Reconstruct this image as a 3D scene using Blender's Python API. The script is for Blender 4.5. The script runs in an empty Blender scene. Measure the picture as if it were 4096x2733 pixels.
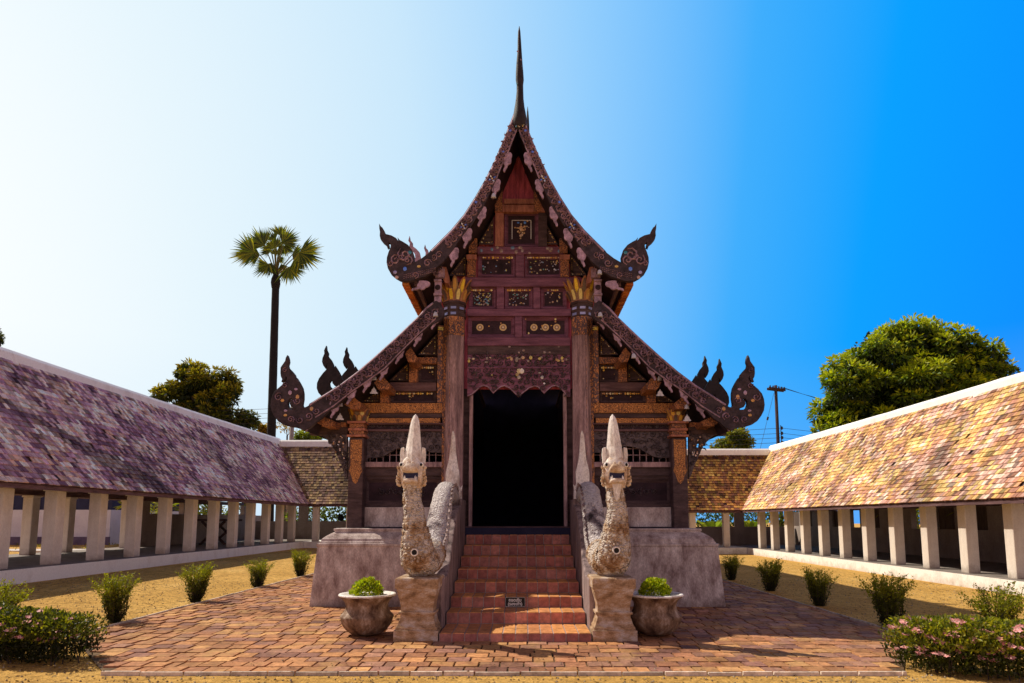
import bpy, bmesh, math, random
from mathutils import Vector, Matrix, noise as mnoise
random.seed(7)
S = bpy.context.scene
COL = S.collection
PI = math.pi
rnd = random.random
def U(a, b): return random.uniform(a, b)

# ------------------------------------------------------------------ camera
F, PX, PY, TP = 650.0, 523.0, 447.0, 73.0/650.0
CAM = Vector((0.10, 0.0, 1.60))
PITCH = math.atan(TP); CP, SP = math.cos(PITCH), math.sin(PITCH)
cd = bpy.data.cameras.new('camera'); cam = bpy.data.objects.new('camera', cd); COL.objects.link(cam)
cam.location = CAM; cam.rotation_euler = (PI/2 + PITCH, 0, 0)
cd.sensor_width = 36; cd.lens = 36*F/1024
cd.shift_x = -(PX-512)/1024; cd.shift_y = (PY-341.5)/1024
cd.clip_end = 2000; cd.clip_start = 0.05
S.camera = cam
Q = 2.2949                      # survey sheet units per picture unit
def ray(u, v):
    xc = (u/Q-PX)/F; yc = -(v/Q-PY)/F
    return Vector((xc, CP - yc*SP, SP + yc*CP))
def at(u, v, Y):
    """point of the facade plane at depth Y measured on the survey sheet"""
    d = ray(u, v); return CAM + d*(Y/d.y)
def gz(x, y):
    t = min(1, max(0, (-x-4.2)/6.0)); return .29*t*t*(3-2*t)
def ground(u, v):
    d = ray(u, v); z = 0
    for _ in range(12):
        p = CAM + d*((z-CAM.z)/d.z); z = gz(p.x, p.y)
    return Vector((p.x, p.y, z))
def K(x0, y0, s):
    return lambda u, v: ((x0+u/s)/1.743, (y0+v/s)/1.743)
kU = K(1500, 450, 1.96); kL = K(1050, 1050, 2.238); kR = K(2050, 1050, 2.238)
kV = K(1500, 880, 3.92); kW = K(1060, 1360, 3.92); kD = K(1860, 900, 2.178)
kM = K(1300, 1560, 2.613); kN = K(1200, 1600, 1.5375); kH = K(1560, 1640, 4.356)

# ------------------------------------------------------------------ objects
def tag(o, label=None, cat=None, group=None, kind=None):
    if label: o['label'] = label
    if cat: o['category'] = cat
    if group: o['group'] = group
    if kind: o['kind'] = kind
    return o
def thing(name, label, cat, loc=(0, 0, 0), rz=0, group=None):
    o = bpy.data.objects.new(name, None); COL.objects.link(o)
    o.location = loc; o.rotation_euler = (0, 0, rz); o.empty_display_size = .2
    return tag(o, label, cat, group)
def wloc(o):
    p = Vector((0, 0, 0))
    while o: p += o.location; o = o.parent
    return p
def kids(o): return [c for c in bpy.data.objects if c.parent == o]
def copy_tree(o, parent=None):
    c = o.copy(); COL.objects.link(c); c.parent = parent
    for ch in kids(o): copy_tree(ch, c)
    return c

class MB:
    def __init__(s): s.v = []; s.f = []; s.c = []
    def add(s, vs, fs, c=(1, 1, 1)):
        n = len(s.v); s.v += [tuple(p) for p in vs]
        for f in fs: s.f.append([i+n for i in f]); s.c.append(c)
    def box(s, x0, x1, y0, y1, z0, z1, c=(1, 1, 1), t=0):
        vs = [(x0, y0, z0), (x1, y0, z0), (x1, y1, z0), (x0, y1, z0),
              (x0+t, y0+t, z1), (x1-t, y0+t, z1), (x1-t, y1-t, z1), (x0+t, y1-t, z1)]
        s.add(vs, [(0, 3, 2, 1), (4, 5, 6, 7), (0, 1, 5, 4), (1, 2, 6, 5), (2, 3, 7, 6), (3, 0, 4, 7)], c)
    def prism(s, poly, y0, y1, c=(1, 1, 1)):
        """poly of (x,z) extruded along y; simple polygon (ngon caps)"""
        n = len(poly)
        a = sum(poly[i][0]*poly[(i+1) % n][1]-poly[(i+1) % n][0]*poly[i][1] for i in range(n))
        if a < 0: poly = poly[::-1]
        vs = [(p[0], y0, p[1]) for p in poly]+[(p[0], y1, p[1]) for p in poly]
        fs = [list(range(n)), list(range(2*n-1, n-1, -1))]
        fs += [(i, i+n, (i+1) % n+n, (i+1) % n) for i in range(n)]
        s.add(vs, fs, c)
    def prismx(s, poly, x0, x1, c=(1, 1, 1)):
        """poly of (y,z) extruded along x"""
        n = len(poly)
        vs = [(x0, p[0], p[1]) for p in poly]+[(x1, p[0], p[1]) for p in poly]
        fs = [list(range(n))[::-1], list(range(n, 2*n))]
        fs += [(i, (i+1) % n, (i+1) % n+n, i+n) for i in range(n)]
        a = sum(poly[i][0]*poly[(i+1) % n][1]-poly[(i+1) % n][0]*poly[i][1] for i in range(n))
        if a < 0: fs = [f[::-1] for f in fs]
        s.add(vs, fs, c)
    def tube(s, path, rad, n=8, c=(1, 1, 1), ex=1.0, cap=True):
        path = [Vector(p) for p in path]
        if not hasattr(rad, '__len__'): rad = [rad]*len(path)
        vs = []; fs = []; up = Vector((0, 0, 1)); side = None
        for i, p in enumerate(path):
            t = (path[min(i+1, len(path)-1)]-path[max(i-1, 0)])
            t = t.normalized() if t.length > 1e-9 else up
            if side is None:
                side = t.cross(up) if abs(t.dot(up)) < .95 else Vector((1, 0, 0))
            side = (side - t*side.dot(t)).normalized(); b = t.cross(side)
            for k in range(n):
                a = 2*PI*k/n
                vs.append(p+side*(math.cos(a)*rad[i]*ex)+b*(math.sin(a)*rad[i]))
        for i in range(len(path)-1):
            for k in range(n):
                k2 = (k+1) % n
                fs.append((i*n+k, i*n+k2, (i+1)*n+k2, (i+1)*n+k))
        if cap: fs.append(list(range(n))[::-1]); fs.append([(len(path)-1)*n+k for k in range(n)])
        s.add(vs, fs, c)
    def lathe(s, prof, cx=0, cy=0, n=24, c=(1, 1, 1), ph=0, sx=1, sy=1):
        vs = []; fs = []
        for r, z in prof:
            for k in range(n):
                a = 2*PI*k/n+ph; vs.append((cx+r*math.cos(a)*sx, cy+r*math.sin(a)*sy, z))
        m = len(prof)
        for i in range(m-1):
            for k in range(n):
                k2 = (k+1) % n; fs.append((i*n+k, i*n+k2, (i+1)*n+k2, (i+1)*n+k))
        if prof[0][0] > 1e-4: fs.append(list(range(n))[::-1])
        if prof[-1][0] > 1e-4: fs.append([(m-1)*n+k for k in range(n)])
        s.add(vs, fs, c)
    def ribbon(s, pts, ws, y, d=.02, c=(1, 1, 1)):
        """flat carved ribbon of (x,z) points on the plane y, standing d proud of it"""
        L = []; R = []
        for i, p in enumerate(pts):
            a = pts[max(0, i-1)]; b = pts[min(len(pts)-1, i+1)]
            tx, tz = b[0]-a[0], b[1]-a[1]; l = math.hypot(tx, tz) or 1
            nx, nz = -tz/l, tx/l
            L.append((p[0]+nx*ws[i], p[1]+nz*ws[i])); R.append((p[0]-nx*ws[i], p[1]-nz*ws[i]))
        n = len(pts); vs = []
        for i in range(n):
            m = pts[i]
            vs += [(L[i][0], y, L[i][1]), (m[0], y-d, m[1]), (R[i][0], y, R[i][1])]
        fs = []
        for i in range(n-1):
            a = i*3; b = a+3
            fs += [(a, b, b+1, a+1), (a+1, b+1, b+2, a+2)]
        s.add(vs, fs, c)
    def build(s, name, mat, parent=None, smooth=False, world=True, bevel=0):
        me = bpy.data.meshes.new(name)
        off = wloc(parent) if (parent and world) else Vector((0, 0, 0))
        me.from_pydata([(p[0]-off.x, p[1]-off.y, p[2]-off.z) for p in s.v], [], s.f)
        at_ = me.color_attributes.new('Col', 'FLOAT_COLOR', 'CORNER')
        buf = []
        for f, c in zip(s.f, s.c): buf += [c[0], c[1], c[2], 1.0]*len(f)
        if len(buf) == 4*len(me.loops): at_.data.foreach_set('color', buf)
        if smooth: me.polygons.foreach_set('use_smooth', [True]*len(me.polygons))
        me.materials.append(mat); me.update()
        o = bpy.data.objects.new(name, me); COL.objects.link(o)
        if parent: o.parent = parent
        if bevel:
            b = o.modifiers.new('bevel', 'BEVEL'); b.width = bevel; b.segments = 2; b.limit_method = 'ANGLE'
        return o

def shape(name, loops, y, depth, mat, parent, bev=0.0, rnd_col=None):
    """plate cut from a board: outline(s) of (x,z), inner loops are holes"""
    cu = bpy.data.curves.new('tmp', 'CURVE'); cu.dimensions = '2D'; cu.fill_mode = 'BOTH'
    cu.extrude = depth/2; cu.bevel_depth = bev
    for lp in loops:
        sp = cu.splines.new('POLY'); sp.points.add(len(lp)-1)
        for p, q in zip(sp.points, lp): p.co = (q[0], q[1], 0, 1)
        sp.use_cyclic_u = True
    ob = bpy.data.objects.new('tmp', cu); COL.objects.link(ob)
    dg = bpy.context.evaluated_depsgraph_get()
    me = bpy.data.meshes.new_from_object(ob.evaluated_get(dg))
    bpy.data.objects.remove(ob); bpy.data.curves.remove(cu)
    off = wloc(parent) if parent else Vector((0, 0, 0))
    for v in me.vertices:
        x, z, h = v.co; v.co = (x-off.x, y+h-off.y, z-off.z)
    me.flip_normals()
    me.materials.clear(); me.materials.append(mat); me.name = name
    o = bpy.data.objects.new(name, me); COL.objects.link(o)
    if parent: o.parent = parent
    return o
def smooth_loop(pts, it=1, closed=True):
    for _ in range(it):
        q = []
        n = len(pts)
        for i in range(n if closed else n-1):
            a, b = pts[i], pts[(i+1) % n]
            q += [(a[0]*.75+b[0]*.25, a[1]*.75+b[1]*.25), (a[0]*.25+b[0]*.75, a[1]*.25+b[1]*.75)]
        if not closed: q = [pts[0]]+q+[pts[-1]]
        pts = q
    return pts

# ------------------------------------------------------------------ materials
def ramp(nt, fac, stops):
    r = nt.nodes.new('ShaderNodeValToRGB'); el = r.color_ramp.elements
    while len(el) < len(stops): el.new(.5)
    for e, (p, c) in zip(el, stops): e.position = p; e.color = (c[0], c[1], c[2], 1)
    nt.links.new(fac, r.inputs[0]); return r.outputs[0]
def mixc(nt, fac, a, b, mode='MIX'):
    m = nt.nodes.new('ShaderNodeMix'); m.data_type = 'RGBA'; m.blend_type = mode; m.clamp_result = False
    if isinstance(fac, (int, float)): m.inputs[0].default_value = fac
    else: nt.links.new(fac, m.inputs[0])
    for i, x in ((6, a), (7, b)):
        if isinstance(x, tuple): m.inputs[i].default_value = (x[0], x[1], x[2], 1)
        else: nt.links.new(x, m.inputs[i])
    return m.outputs[2]
def ntex(nt, vec, scale, detail=5, rough=.6, dist=0):
    n = nt.nodes.new('ShaderNodeTexNoise'); n.inputs['Scale'].default_value = scale
    n.inputs['Detail'].default_value = detail; n.inputs['Roughness'].default_value = rough
    n.inputs['Distortion'].default_value = dist
    nt.links.new(vec, n.inputs['Vector']); return n.outputs['Fac']
def vtex(nt, vec, scale, feat='F1', out='Distance', rand=1):
    n = nt.nodes.new('ShaderNodeTexVoronoi'); n.inputs['Scale'].default_value = scale; n.feature = feat
    n.inputs['Randomness'].default_value = rand
    nt.links.new(vec, n.inputs['Vector']); return n.outputs[out]
def base(name, rough=.8, spec=.3):
    m = bpy.data.materials.new(name); m.use_nodes = True; nt = m.node_tree
    b = nt.nodes['Principled BSDF']; b.inputs['Roughness'].default_value = rough
    b.inputs['Specular IOR Level'].default_value = spec
    tc = nt.nodes.new('ShaderNodeTexCoord')
    return m, nt, b, tc.outputs['Object']
def bumped(nt, b, h, strength=.3, dist=.02):
    n = nt.nodes.new('ShaderNodeBump'); n.inputs['Strength'].default_value = strength
    n.inputs['Distance'].default_value = dist
    nt.links.new(h, n.inputs['Height']); nt.links.new(n.outputs[0], b.inputs['Normal'])
def scl(nt, vec, s):
    m = nt.nodes.new('ShaderNodeMapping'); m.inputs['Scale'].default_value = s
    nt.links.new(vec, m.inputs[0]); return m.outputs[0]
def mottled(name, c1, c2, scale=6, stretch=(1, 1, 1), rough=.8, bump=.3, bd=.01, fine=60, c3=None, spec=.3, attr=0, lo=.3, hi=.7, fm=.55):
    m, nt, b, vec = base(name, rough, spec)
    v = scl(nt, vec, stretch)
    n = ntex(nt, v, scale, 6, .65)
    st = [(lo, c1), (hi, c2)]
    if c3: st = [(lo, c1), ((lo+hi)/2, c2), (hi, c3)]
    c = ramp(nt, n, st)
    n2 = ntex(nt, v, fine, 4, .7)
    c = mixc(nt, fm, c, ramp(nt, n2, [(.3, (.35, .35, .35)), (.7, (1.35, 1.35, 1.35))]), 'MULTIPLY')
    if attr:
        a = nt.nodes.new('ShaderNodeAttribute'); a.attribute_name = 'Col'
        c = mixc(nt, attr, c, a.outputs['Color'], 'MULTIPLY')
    nt.links.new(c, b.inputs['Base Color'])
    if bump: bumped(nt, b, n2, bump, bd)
    return m
def attrmat(name, rough=.6, var=.5, scale=20, spec=.3, bump=0):
    m, nt, b, vec = base(name, rough, spec)
    a = nt.nodes.new('ShaderNodeAttribute'); a.attribute_name = 'Col'
    n = ntex(nt, vec, scale, 4, .7)
    c = mixc(nt, var, a.outputs['Color'], ramp(nt, n, [(.3, (.3, .3, .3)), (.7, (1.6, 1.6, 1.6))]), 'MULTIPLY')
    nt.links.new(c, b.inputs['Base Color'])
    if bump: bumped(nt, b, n, bump, .01)
    return m
def lacquer(name, dark, gold, scale=9, thr=.5, wear=.5, stretch=(1, 1, 1), rough=.55):
    """stencilled gold scrollwork worn back to the dark wood"""
    m, nt, b, vec = base(name, rough, .4)
    v = scl(nt, vec, stretch)
    w = nt.nodes.new('ShaderNodeTexNoise'); w.inputs['Scale'].default_value = scale*.45; w.inputs['Detail'].default_value = 2
    nt.links.new(v, w.inputs['Vector'])
    add = nt.nodes.new('ShaderNodeVectorMath'); add.operation = 'MULTIPLY_ADD'
    nt.links.new(w.outputs['Color'], add.inputs[0]); add.inputs[1].default_value = (.28, .28, .28)
    nt.links.new(v, add.inputs[2])
    vo = vtex(nt, add.outputs[0], scale*1.6, 'DISTANCE_TO_EDGE')
    n = ntex(nt, vec, 3.0, 5, .7)
    ma = nt.nodes.new('ShaderNodeMath'); ma.operation = 'MULTIPLY_ADD'
    nt.links.new(n, ma.inputs[0]); ma.inputs[1].default_value = -wear; nt.links.new(vo, ma.inputs[2])
    ma2 = nt.nodes.new('ShaderNodeMath'); ma2.operation = 'ADD'; ma2.inputs[1].default_value = wear*.5
    nt.links.new(ma.outputs[0], ma2.inputs[0])
    mask = ramp(nt, ma2.outputs[0], [(.06*thr*2, (0, 0, 0)), (.12*thr*2, (1, 1, 1))])
    n2 = ntex(nt, vec, 40, 4, .7)
    g = ramp(nt, n2, [(.3, tuple(x*.45 for x in gold)), (.7, tuple(x*1.25 for x in gold))])
    d = ramp(nt, n2, [(.3, tuple(x*.5 for x in dark)), (.7, tuple(x*1.6 for x in dark))])
    c = mixc(nt, mask, d, g)
    nt.links.new(c, b.inputs['Base Color'])
    bumped(nt, b, mask, .4, .01)
    return m

MAT = {}
WD = (.030, .016, .020)
MAT['wood'] = mottled('dark_wood', (0.036, 0.021, 0.023), (0.135, 0.083, 0.085), 3, (1, 1, 4), .7, .5, .01, 30)
MAT['woodh'] = mottled('weathered_beam_wood', (0.075, 0.038, 0.042), (0.225, 0.125, 0.132), 3, (.6, 1, 5), .7, .5, .01, 30)
MAT['woodp'] = mottled('purple_brown_wood', (0.096, 0.033, 0.058), (0.296, 0.119, 0.19), 3, (.6, 1, 5), .7, .5, .01, 30)
MAT['woodred'] = mottled('red_gable_wood', (0.276, 0.047, 0.098), (0.854, 0.178, 0.272), 3, (5, 1, .6), .65, .4, .01, 25)
MAT['orangewood'] = mottled('orange_brown_wood', (0.248, 0.09, 0.062), (0.635, 0.262, 0.179), 4, (4, 1, 1), .7, .4, .01, 30)
MAT['pillar'] = mottled('grey_brown_pillar_wood', (0.141, 0.086, 0.095), (0.559, 0.371, 0.378), 5, (3, 3, .35), .75, .6, .01, 40)
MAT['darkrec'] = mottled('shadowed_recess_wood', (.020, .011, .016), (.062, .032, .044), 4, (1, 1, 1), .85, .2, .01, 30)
MAT['carve'] = mottled('carved_highlight_wood', (0.135, 0.087, 0.12), (0.621, 0.41, 0.553), 9, (1, 1, 1), .65, .5, .01, 50)  # pale lilac wood, carries the painted highlights of the carved relief
MAT['board'] = mottled('dark_bargeboard_wood', (.014, .009, .012), (.075, .05, .062), 9, (1, 1, 1), .7, .5, .01, 50)
MAT['carvedark'] = mottled('carved_dark_wood', (0.049, 0.038, 0.043), (0.195, 0.15, 0.163), 9, (1, 1, 1), .7, .5, .01, 50)
MAT['finial'] = mottled('black_finial_wood', (.008, .006, .007), (.038, .026, .030), 9, (1, 1, 1), .7, .6, .01, 60)
MAT['goldpat'] = lacquer('gold_stencilled_lacquer', (0.097, 0.036, 0.02), (0.773, 0.331, 0.09), 20, .55, .25)
MAT['goldband'] = lacquer('worn_gold_band', (0.101, 0.046, 0.036), (0.661, 0.259, 0.094), 17, .7, .5)
MAT['goldcol'] = lacquer('peeling_gold_pillar_lacquer', (0.102, 0.06, 0.066), (0.6, 0.252, 0.09), 12, .75, .8, (1, 1, .6))
MAT['petal'] = attrmat('lotus_petal_glass', .35, .5, 30, .5)
MAT['glass'] = attrmat('mosaic_glass', .25, .35, 40, .6)
MAT['plaster'] = mottled('stained_plaster', (.26, .18, .165), (.54, .44, .41), 3.6, (1.3, 1.3, .6), .9, .6, .012, 40, (.80, .71, .67), lo=.33, hi=.66)
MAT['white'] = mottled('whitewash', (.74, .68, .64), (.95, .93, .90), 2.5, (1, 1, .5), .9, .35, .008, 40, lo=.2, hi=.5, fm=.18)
MAT['pier'] = mottled('cream_pier_whitewash', (.60, .51, .44), (.84, .77, .70), 2.5, (1, 1, .5), .9, .3, .006, 50, lo=.2, hi=.6, fm=.2)
def _dirt(m):
    n = m.node_tree; b = n.nodes['Principled BSDF']; src = b.inputs['Base Color'].links[0].from_socket
    tc = n.nodes.new('ShaderNodeTexCoord'); sp = n.nodes.new('ShaderNodeSeparateXYZ'); n.links.new(tc.outputs['Object'], sp.inputs[0])
    ge = n.nodes.new('ShaderNodeNewGeometry'); nz = ntex(n, ge.outputs['Position'], 3.1, 6, .7)
    ad = n.nodes.new('ShaderNodeMath'); ad.operation = 'MULTIPLY_ADD'; ad.inputs[1].default_value = .55; n.links.new(nz, ad.inputs[0]); n.links.new(sp.outputs['Z'], ad.inputs[2])
    k = ramp(n, ad.outputs[0], [(.22, (1, 1, 1)), (.48, (0, 0, 0))]); k2 = n.nodes.new('ShaderNodeMath'); k2.operation = 'MULTIPLY'; k2.inputs[1].default_value = .75; n.links.new(k, k2.inputs[0])
    n.links.new(mixc(n, k2.outputs[0], src, (.23, .16, .11)), b.inputs['Base Color'])
_dirt(MAT['pier'])
def _splash(m, z0, col):
    n = m.node_tree; b = n.nodes['Principled BSDF']; src = b.inputs['Base Color'].links[0].from_socket
    ge = n.nodes.new('ShaderNodeNewGeometry'); sp = n.nodes.new('ShaderNodeSeparateXYZ'); n.links.new(ge.outputs['Position'], sp.inputs[0])
    nz = ntex(n, ge.outputs['Position'], 2.6, 7, .72)
    ad = n.nodes.new('ShaderNodeMath'); ad.operation = 'MULTIPLY_ADD'; ad.inputs[1].default_value = .8; n.links.new(nz, ad.inputs[0]); n.links.new(sp.outputs['Z'], ad.inputs[2])
    k = ramp(n, ad.outputs[0], [(z0, (.75, .75, .75)), (z0+.28, (0, 0, 0))])
    n.links.new(mixc(n, k, src, col), b.inputs['Base Color'])
_splash(MAT['plaster'], .36, (.14, .095, .08)); _splash(MAT['white'], .30, (.42, .32, .24))
#F
MAT['floor'] = mottled('gallery_floor_cement', (.16, .13, .12), (.30, .26, .23), 3, (1, 1, 1), .8, .3, .01, 60)
MAT['tile'] = attrmat('clay_roof_tile', .85, .55, 9, .15, .4)
_tile_dummy = 0
MAT['eavetile'] = attrmat('orange_tile_edge', .8, .4, 12, .2)
MAT['sand'] = None
MAT['paver'] = attrmat('clay_paver', .85, .65, 14, .2, .5)
def _stain(m, sc, lo, tint, amt):
    n = m.node_tree; b = n.nodes['Principled BSDF']; src = b.inputs['Base Color'].links[0].from_socket
    tc = n.nodes.new('ShaderNodeTexCoord'); nz = ntex(n, tc.outputs['Object'], sc, 6, .68, .4)
    c = mixc(n, 1.0, src, ramp(n, nz, [(.30, lo), (.5, (1, 1, 1)), (.72, (1.12, 1.1, 1.05))]), 'MULTIPLY')
    nz2 = ntex(n, tc.outputs['Object'], sc*2.3, 5, .7)
    k = ramp(n, nz2, [(.54, (0, 0, 0)), (.74, (amt, amt, amt))]); n.links.new(mixc(n, k, c, tint), b.inputs['Base Color'])
_stain(MAT['paver'], .8, (.52, .45, .42), (.50, .30, .11), .75)
MAT['stair'] = attrmat('red_stair_tile', .55, .6, 10, .35, .3)
MAT['grout'] = mottled('pale_grout', (.32, .24, .22), (.50, .40, .37), 12, (1, 1, 1), .9, .3, .004, 80)
MAT['leaf'] = attrmat('leaf_green', .5, .4, 3, .35)
_n = MAT['leaf'].node_tree; _b = _n.nodes['Principled BSDF']; _t = _n.nodes.new('ShaderNodeBsdfTranslucent'); _m = _n.nodes.new('ShaderNodeMixShader')
_m.inputs[0].default_value = .38; _src = _b.inputs['Base Color'].links[0].from_socket
_n.links.new(mixc(_n, 1.0, _src, (1.5, 1.55, .8), 'MULTIPLY'), _t.inputs['Color']); _o = _n.nodes['Material Output']
_n.links.new(_b.outputs[0], _m.inputs[1]); _n.links.new(_t.outputs[0], _m.inputs[2]); _n.links.new(_m.outputs[0], _o.inputs[0])
MAT['bark'] = mottled('bark', (.025, .017, .015), (.09, .065, .05), 6, (3, 3, .5), .9, .6, .02, 40)
MAT['palmbark'] = mottled('palm_bark', (.006, .005, .005), (.022, .017, .016), 6, (1, 1, 6), .9, .6, .02, 40)
MAT['flower'] = attrmat('flower_petal', .6, .25, 20, .2)
MAT['pot'] = mottled('weathered_pot_plaster', (.07, .034, .02), (.28, .18, .115), 7, (1, 1, .6), .75, .6, .012, 45, (.60, .50, .42), lo=.36, hi=.74)
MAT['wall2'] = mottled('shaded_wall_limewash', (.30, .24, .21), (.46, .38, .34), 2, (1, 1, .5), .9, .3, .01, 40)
MAT['black'] = mottled('black_void_paint', (.004, .004, .005), (.008, .008, .010), 4, (1, 1, 1), .6, 0)
MAT['signblack'] = mottled('black_sign_board', (.006, .006, .007), (.014, .012, .013), 4, (1, 1, 1), .5, 0)
MAT['signwhite'] = mottled('white_sign_paint', (.75, .73, .72), (.88, .86, .85), 6, (1, 1, 1), .5, 0)
MAT['metal'] = mottled('pale_bell_metal', (.42, .42, .50), (.75, .74, .80), 12, (1, 1, 1), .4, 0, spec=.6)
MAT['wire'] = mottled('cable_black', (.02, .02, .025), (.05, .05, .06), 4, (1, 1, 1), .6, 0)
MAT['pole'] = mottled('utility_pole_wood', (.02, .012, .012), (.07, .04, .04), 5, (3, 3, .4), .9, .4, .01, 30)
MAT['concpole'] = mottled('concrete_pole', (.25, .20, .18), (.42, .36, .33), 5, (2, 2, .4), .9, .3, .01, 30)
MAT['room'] = mottled('dark_interior', (.022, .024, .060), (.040, .042, .095), 2, (1, 1, 1), .9, 0)  # indoor darkness put into the colour of floor, rear wall and openings
# ------------------------------------------------------------------ light
SUN = Vector((-.75, .41, 1.0)).normalized()
ld = bpy.data.lights.new('sun', 'SUN'); ld.energy = 5.0; ld.angle = math.radians(.5); ld.color = (1, .90, .74)
lo = bpy.data.objects.new('sun', ld); COL.objects.link(lo); lo.rotation_euler = SUN.to_track_quat('Z', 'Y').to_euler()
W = bpy.data.worlds.new('World'); S.world = W; W.use_nodes = True
nt = W.node_tree; bg = nt.nodes['Background']
sky = nt.nodes.new('ShaderNodeTexSky'); sky.sky_type = 'NISHITA'; sky.sun_disc = False
sky.sun_elevation = math.asin(SUN.z); sky.sun_rotation = math.atan2(SUN.x, SUN.y); sky.dust_density = 1.5
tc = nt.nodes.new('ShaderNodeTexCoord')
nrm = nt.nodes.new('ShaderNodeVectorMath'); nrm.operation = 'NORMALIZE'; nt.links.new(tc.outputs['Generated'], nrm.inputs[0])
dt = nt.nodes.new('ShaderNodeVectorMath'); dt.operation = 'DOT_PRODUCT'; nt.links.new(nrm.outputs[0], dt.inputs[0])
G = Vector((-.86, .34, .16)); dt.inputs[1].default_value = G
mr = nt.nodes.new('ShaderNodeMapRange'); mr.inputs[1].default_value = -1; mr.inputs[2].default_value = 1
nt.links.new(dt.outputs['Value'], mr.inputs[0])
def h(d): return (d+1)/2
skyc = ramp(nt, mr.outputs[0], [(h(-1), (1.0, .79, .76)), (h(-.5), (.92, .73, .76)), (h(-.32), (.04, .30, .9)), (h(-.22), (.0, .29, 1.02)), (h(-.05), (.0, .36, 1.02)),  # warm stops on the unseen side are added as fill
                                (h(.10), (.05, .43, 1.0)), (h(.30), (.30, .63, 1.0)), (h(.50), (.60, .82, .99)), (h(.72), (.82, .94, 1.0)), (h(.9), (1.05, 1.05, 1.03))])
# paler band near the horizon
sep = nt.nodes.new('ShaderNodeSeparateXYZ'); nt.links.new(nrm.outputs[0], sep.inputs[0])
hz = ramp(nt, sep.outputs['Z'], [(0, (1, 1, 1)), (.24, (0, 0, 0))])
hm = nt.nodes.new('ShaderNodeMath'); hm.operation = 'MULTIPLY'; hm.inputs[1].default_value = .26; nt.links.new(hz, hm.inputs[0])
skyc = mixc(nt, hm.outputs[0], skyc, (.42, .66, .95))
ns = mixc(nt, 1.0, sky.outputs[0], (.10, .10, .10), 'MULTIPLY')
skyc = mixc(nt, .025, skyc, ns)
zen = ramp(nt, sep.outputs['Z'], [(.67, (1, 1, 1)), (.84, (.10, .14, .22))])  # zenith above the view darkened so shade on the ground stays deep
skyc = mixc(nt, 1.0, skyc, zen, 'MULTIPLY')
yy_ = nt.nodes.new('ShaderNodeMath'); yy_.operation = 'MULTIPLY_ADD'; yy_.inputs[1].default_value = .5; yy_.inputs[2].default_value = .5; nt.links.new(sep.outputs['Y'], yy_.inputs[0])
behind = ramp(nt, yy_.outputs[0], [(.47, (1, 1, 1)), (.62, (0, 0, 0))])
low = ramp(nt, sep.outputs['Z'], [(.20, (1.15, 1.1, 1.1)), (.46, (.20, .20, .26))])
skyc = mixc(nt, behind, skyc, mixc(nt, 1.0, (.86, .69, .75), low, 'MULTIPLY'))  # unseen warm haze added behind the camera to fill the shaded facade
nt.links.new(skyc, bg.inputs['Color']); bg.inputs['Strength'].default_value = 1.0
S.view_settings.view_transform = 'Standard'; S.view_settings.look = 'None'; S.view_settings.exposure = 0
S.render.film_transparent = False
S.cycles.max_bounces = 6; S.cycles.use_denoising = True

# ------------------------------------------------------------------ ground
def mat_sand():
    m, nt, b, vec = base('yellow_sand', .95, .1)
    n1 = ntex(nt, vec, .7, 6, .65); n2 = ntex(nt, vec, 9, 6, .7); n3 = ntex(nt, scl(nt, vec, (1, 1.6, 1)), 38, 4, .75)
    c = ramp(nt, n1, [(.3, (.58, .33, .085)), (.55, (.72, .43, .12)), (.75, (.82, .53, .18))])
    c = mixc(nt, .75, c, ramp(nt, n2, [(.32, (.28, .25, .22)), (.5, (.9, .9, .9)), (.65, (1.2, 1.2, 1.15))]), 'MULTIPLY')
    c = mixc(nt, .8, c, ramp(nt, n3, [(.36, (.30, .26, .22)), (.48, (.95, .95, .95)), (.7, (1.25, 1.25, 1.25))]), 'MULTIPLY')
    nt.links.new(c, b.inputs['Base Color'])
    mx = nt.nodes.new('ShaderNodeMath'); mx.operation = 'ADD'; nt.links.new(n2, mx.inputs[0]); nt.links.new(n3, mx.inputs[1])
    bumped(nt, b, mx.outputs[0], .8, .03)
    return m
def axis(a, b, fine_a, fine_b, step, coarse):
    r = []; x = a
    while x < b:
        r.append(x); x += step if fine_a <= x < fine_b else coarse
    r.append(b); return r
mb = MB()
xs = axis(-150, 150, -16, 14, .5, 6); ys = axis(-30, 400, 4, 40, .5, 12)
vs = [(x, y, gz(x, y) + (.22*min(1, max(0, (-x-14.4)/1.5)) if x < -14.4 else 0)) for y in ys for x in xs]
nx = len(xs)
fs = [(j*nx+i, j*nx+i+1, (j+1)*nx+i+1, (j+1)*nx+i) for j in range(len(ys)-1) for i in range(nx-1)]
mb.add(vs, fs); g = mb.build('ground', mat_sand(), smooth=True); tag(g, kind='structure')

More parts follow.
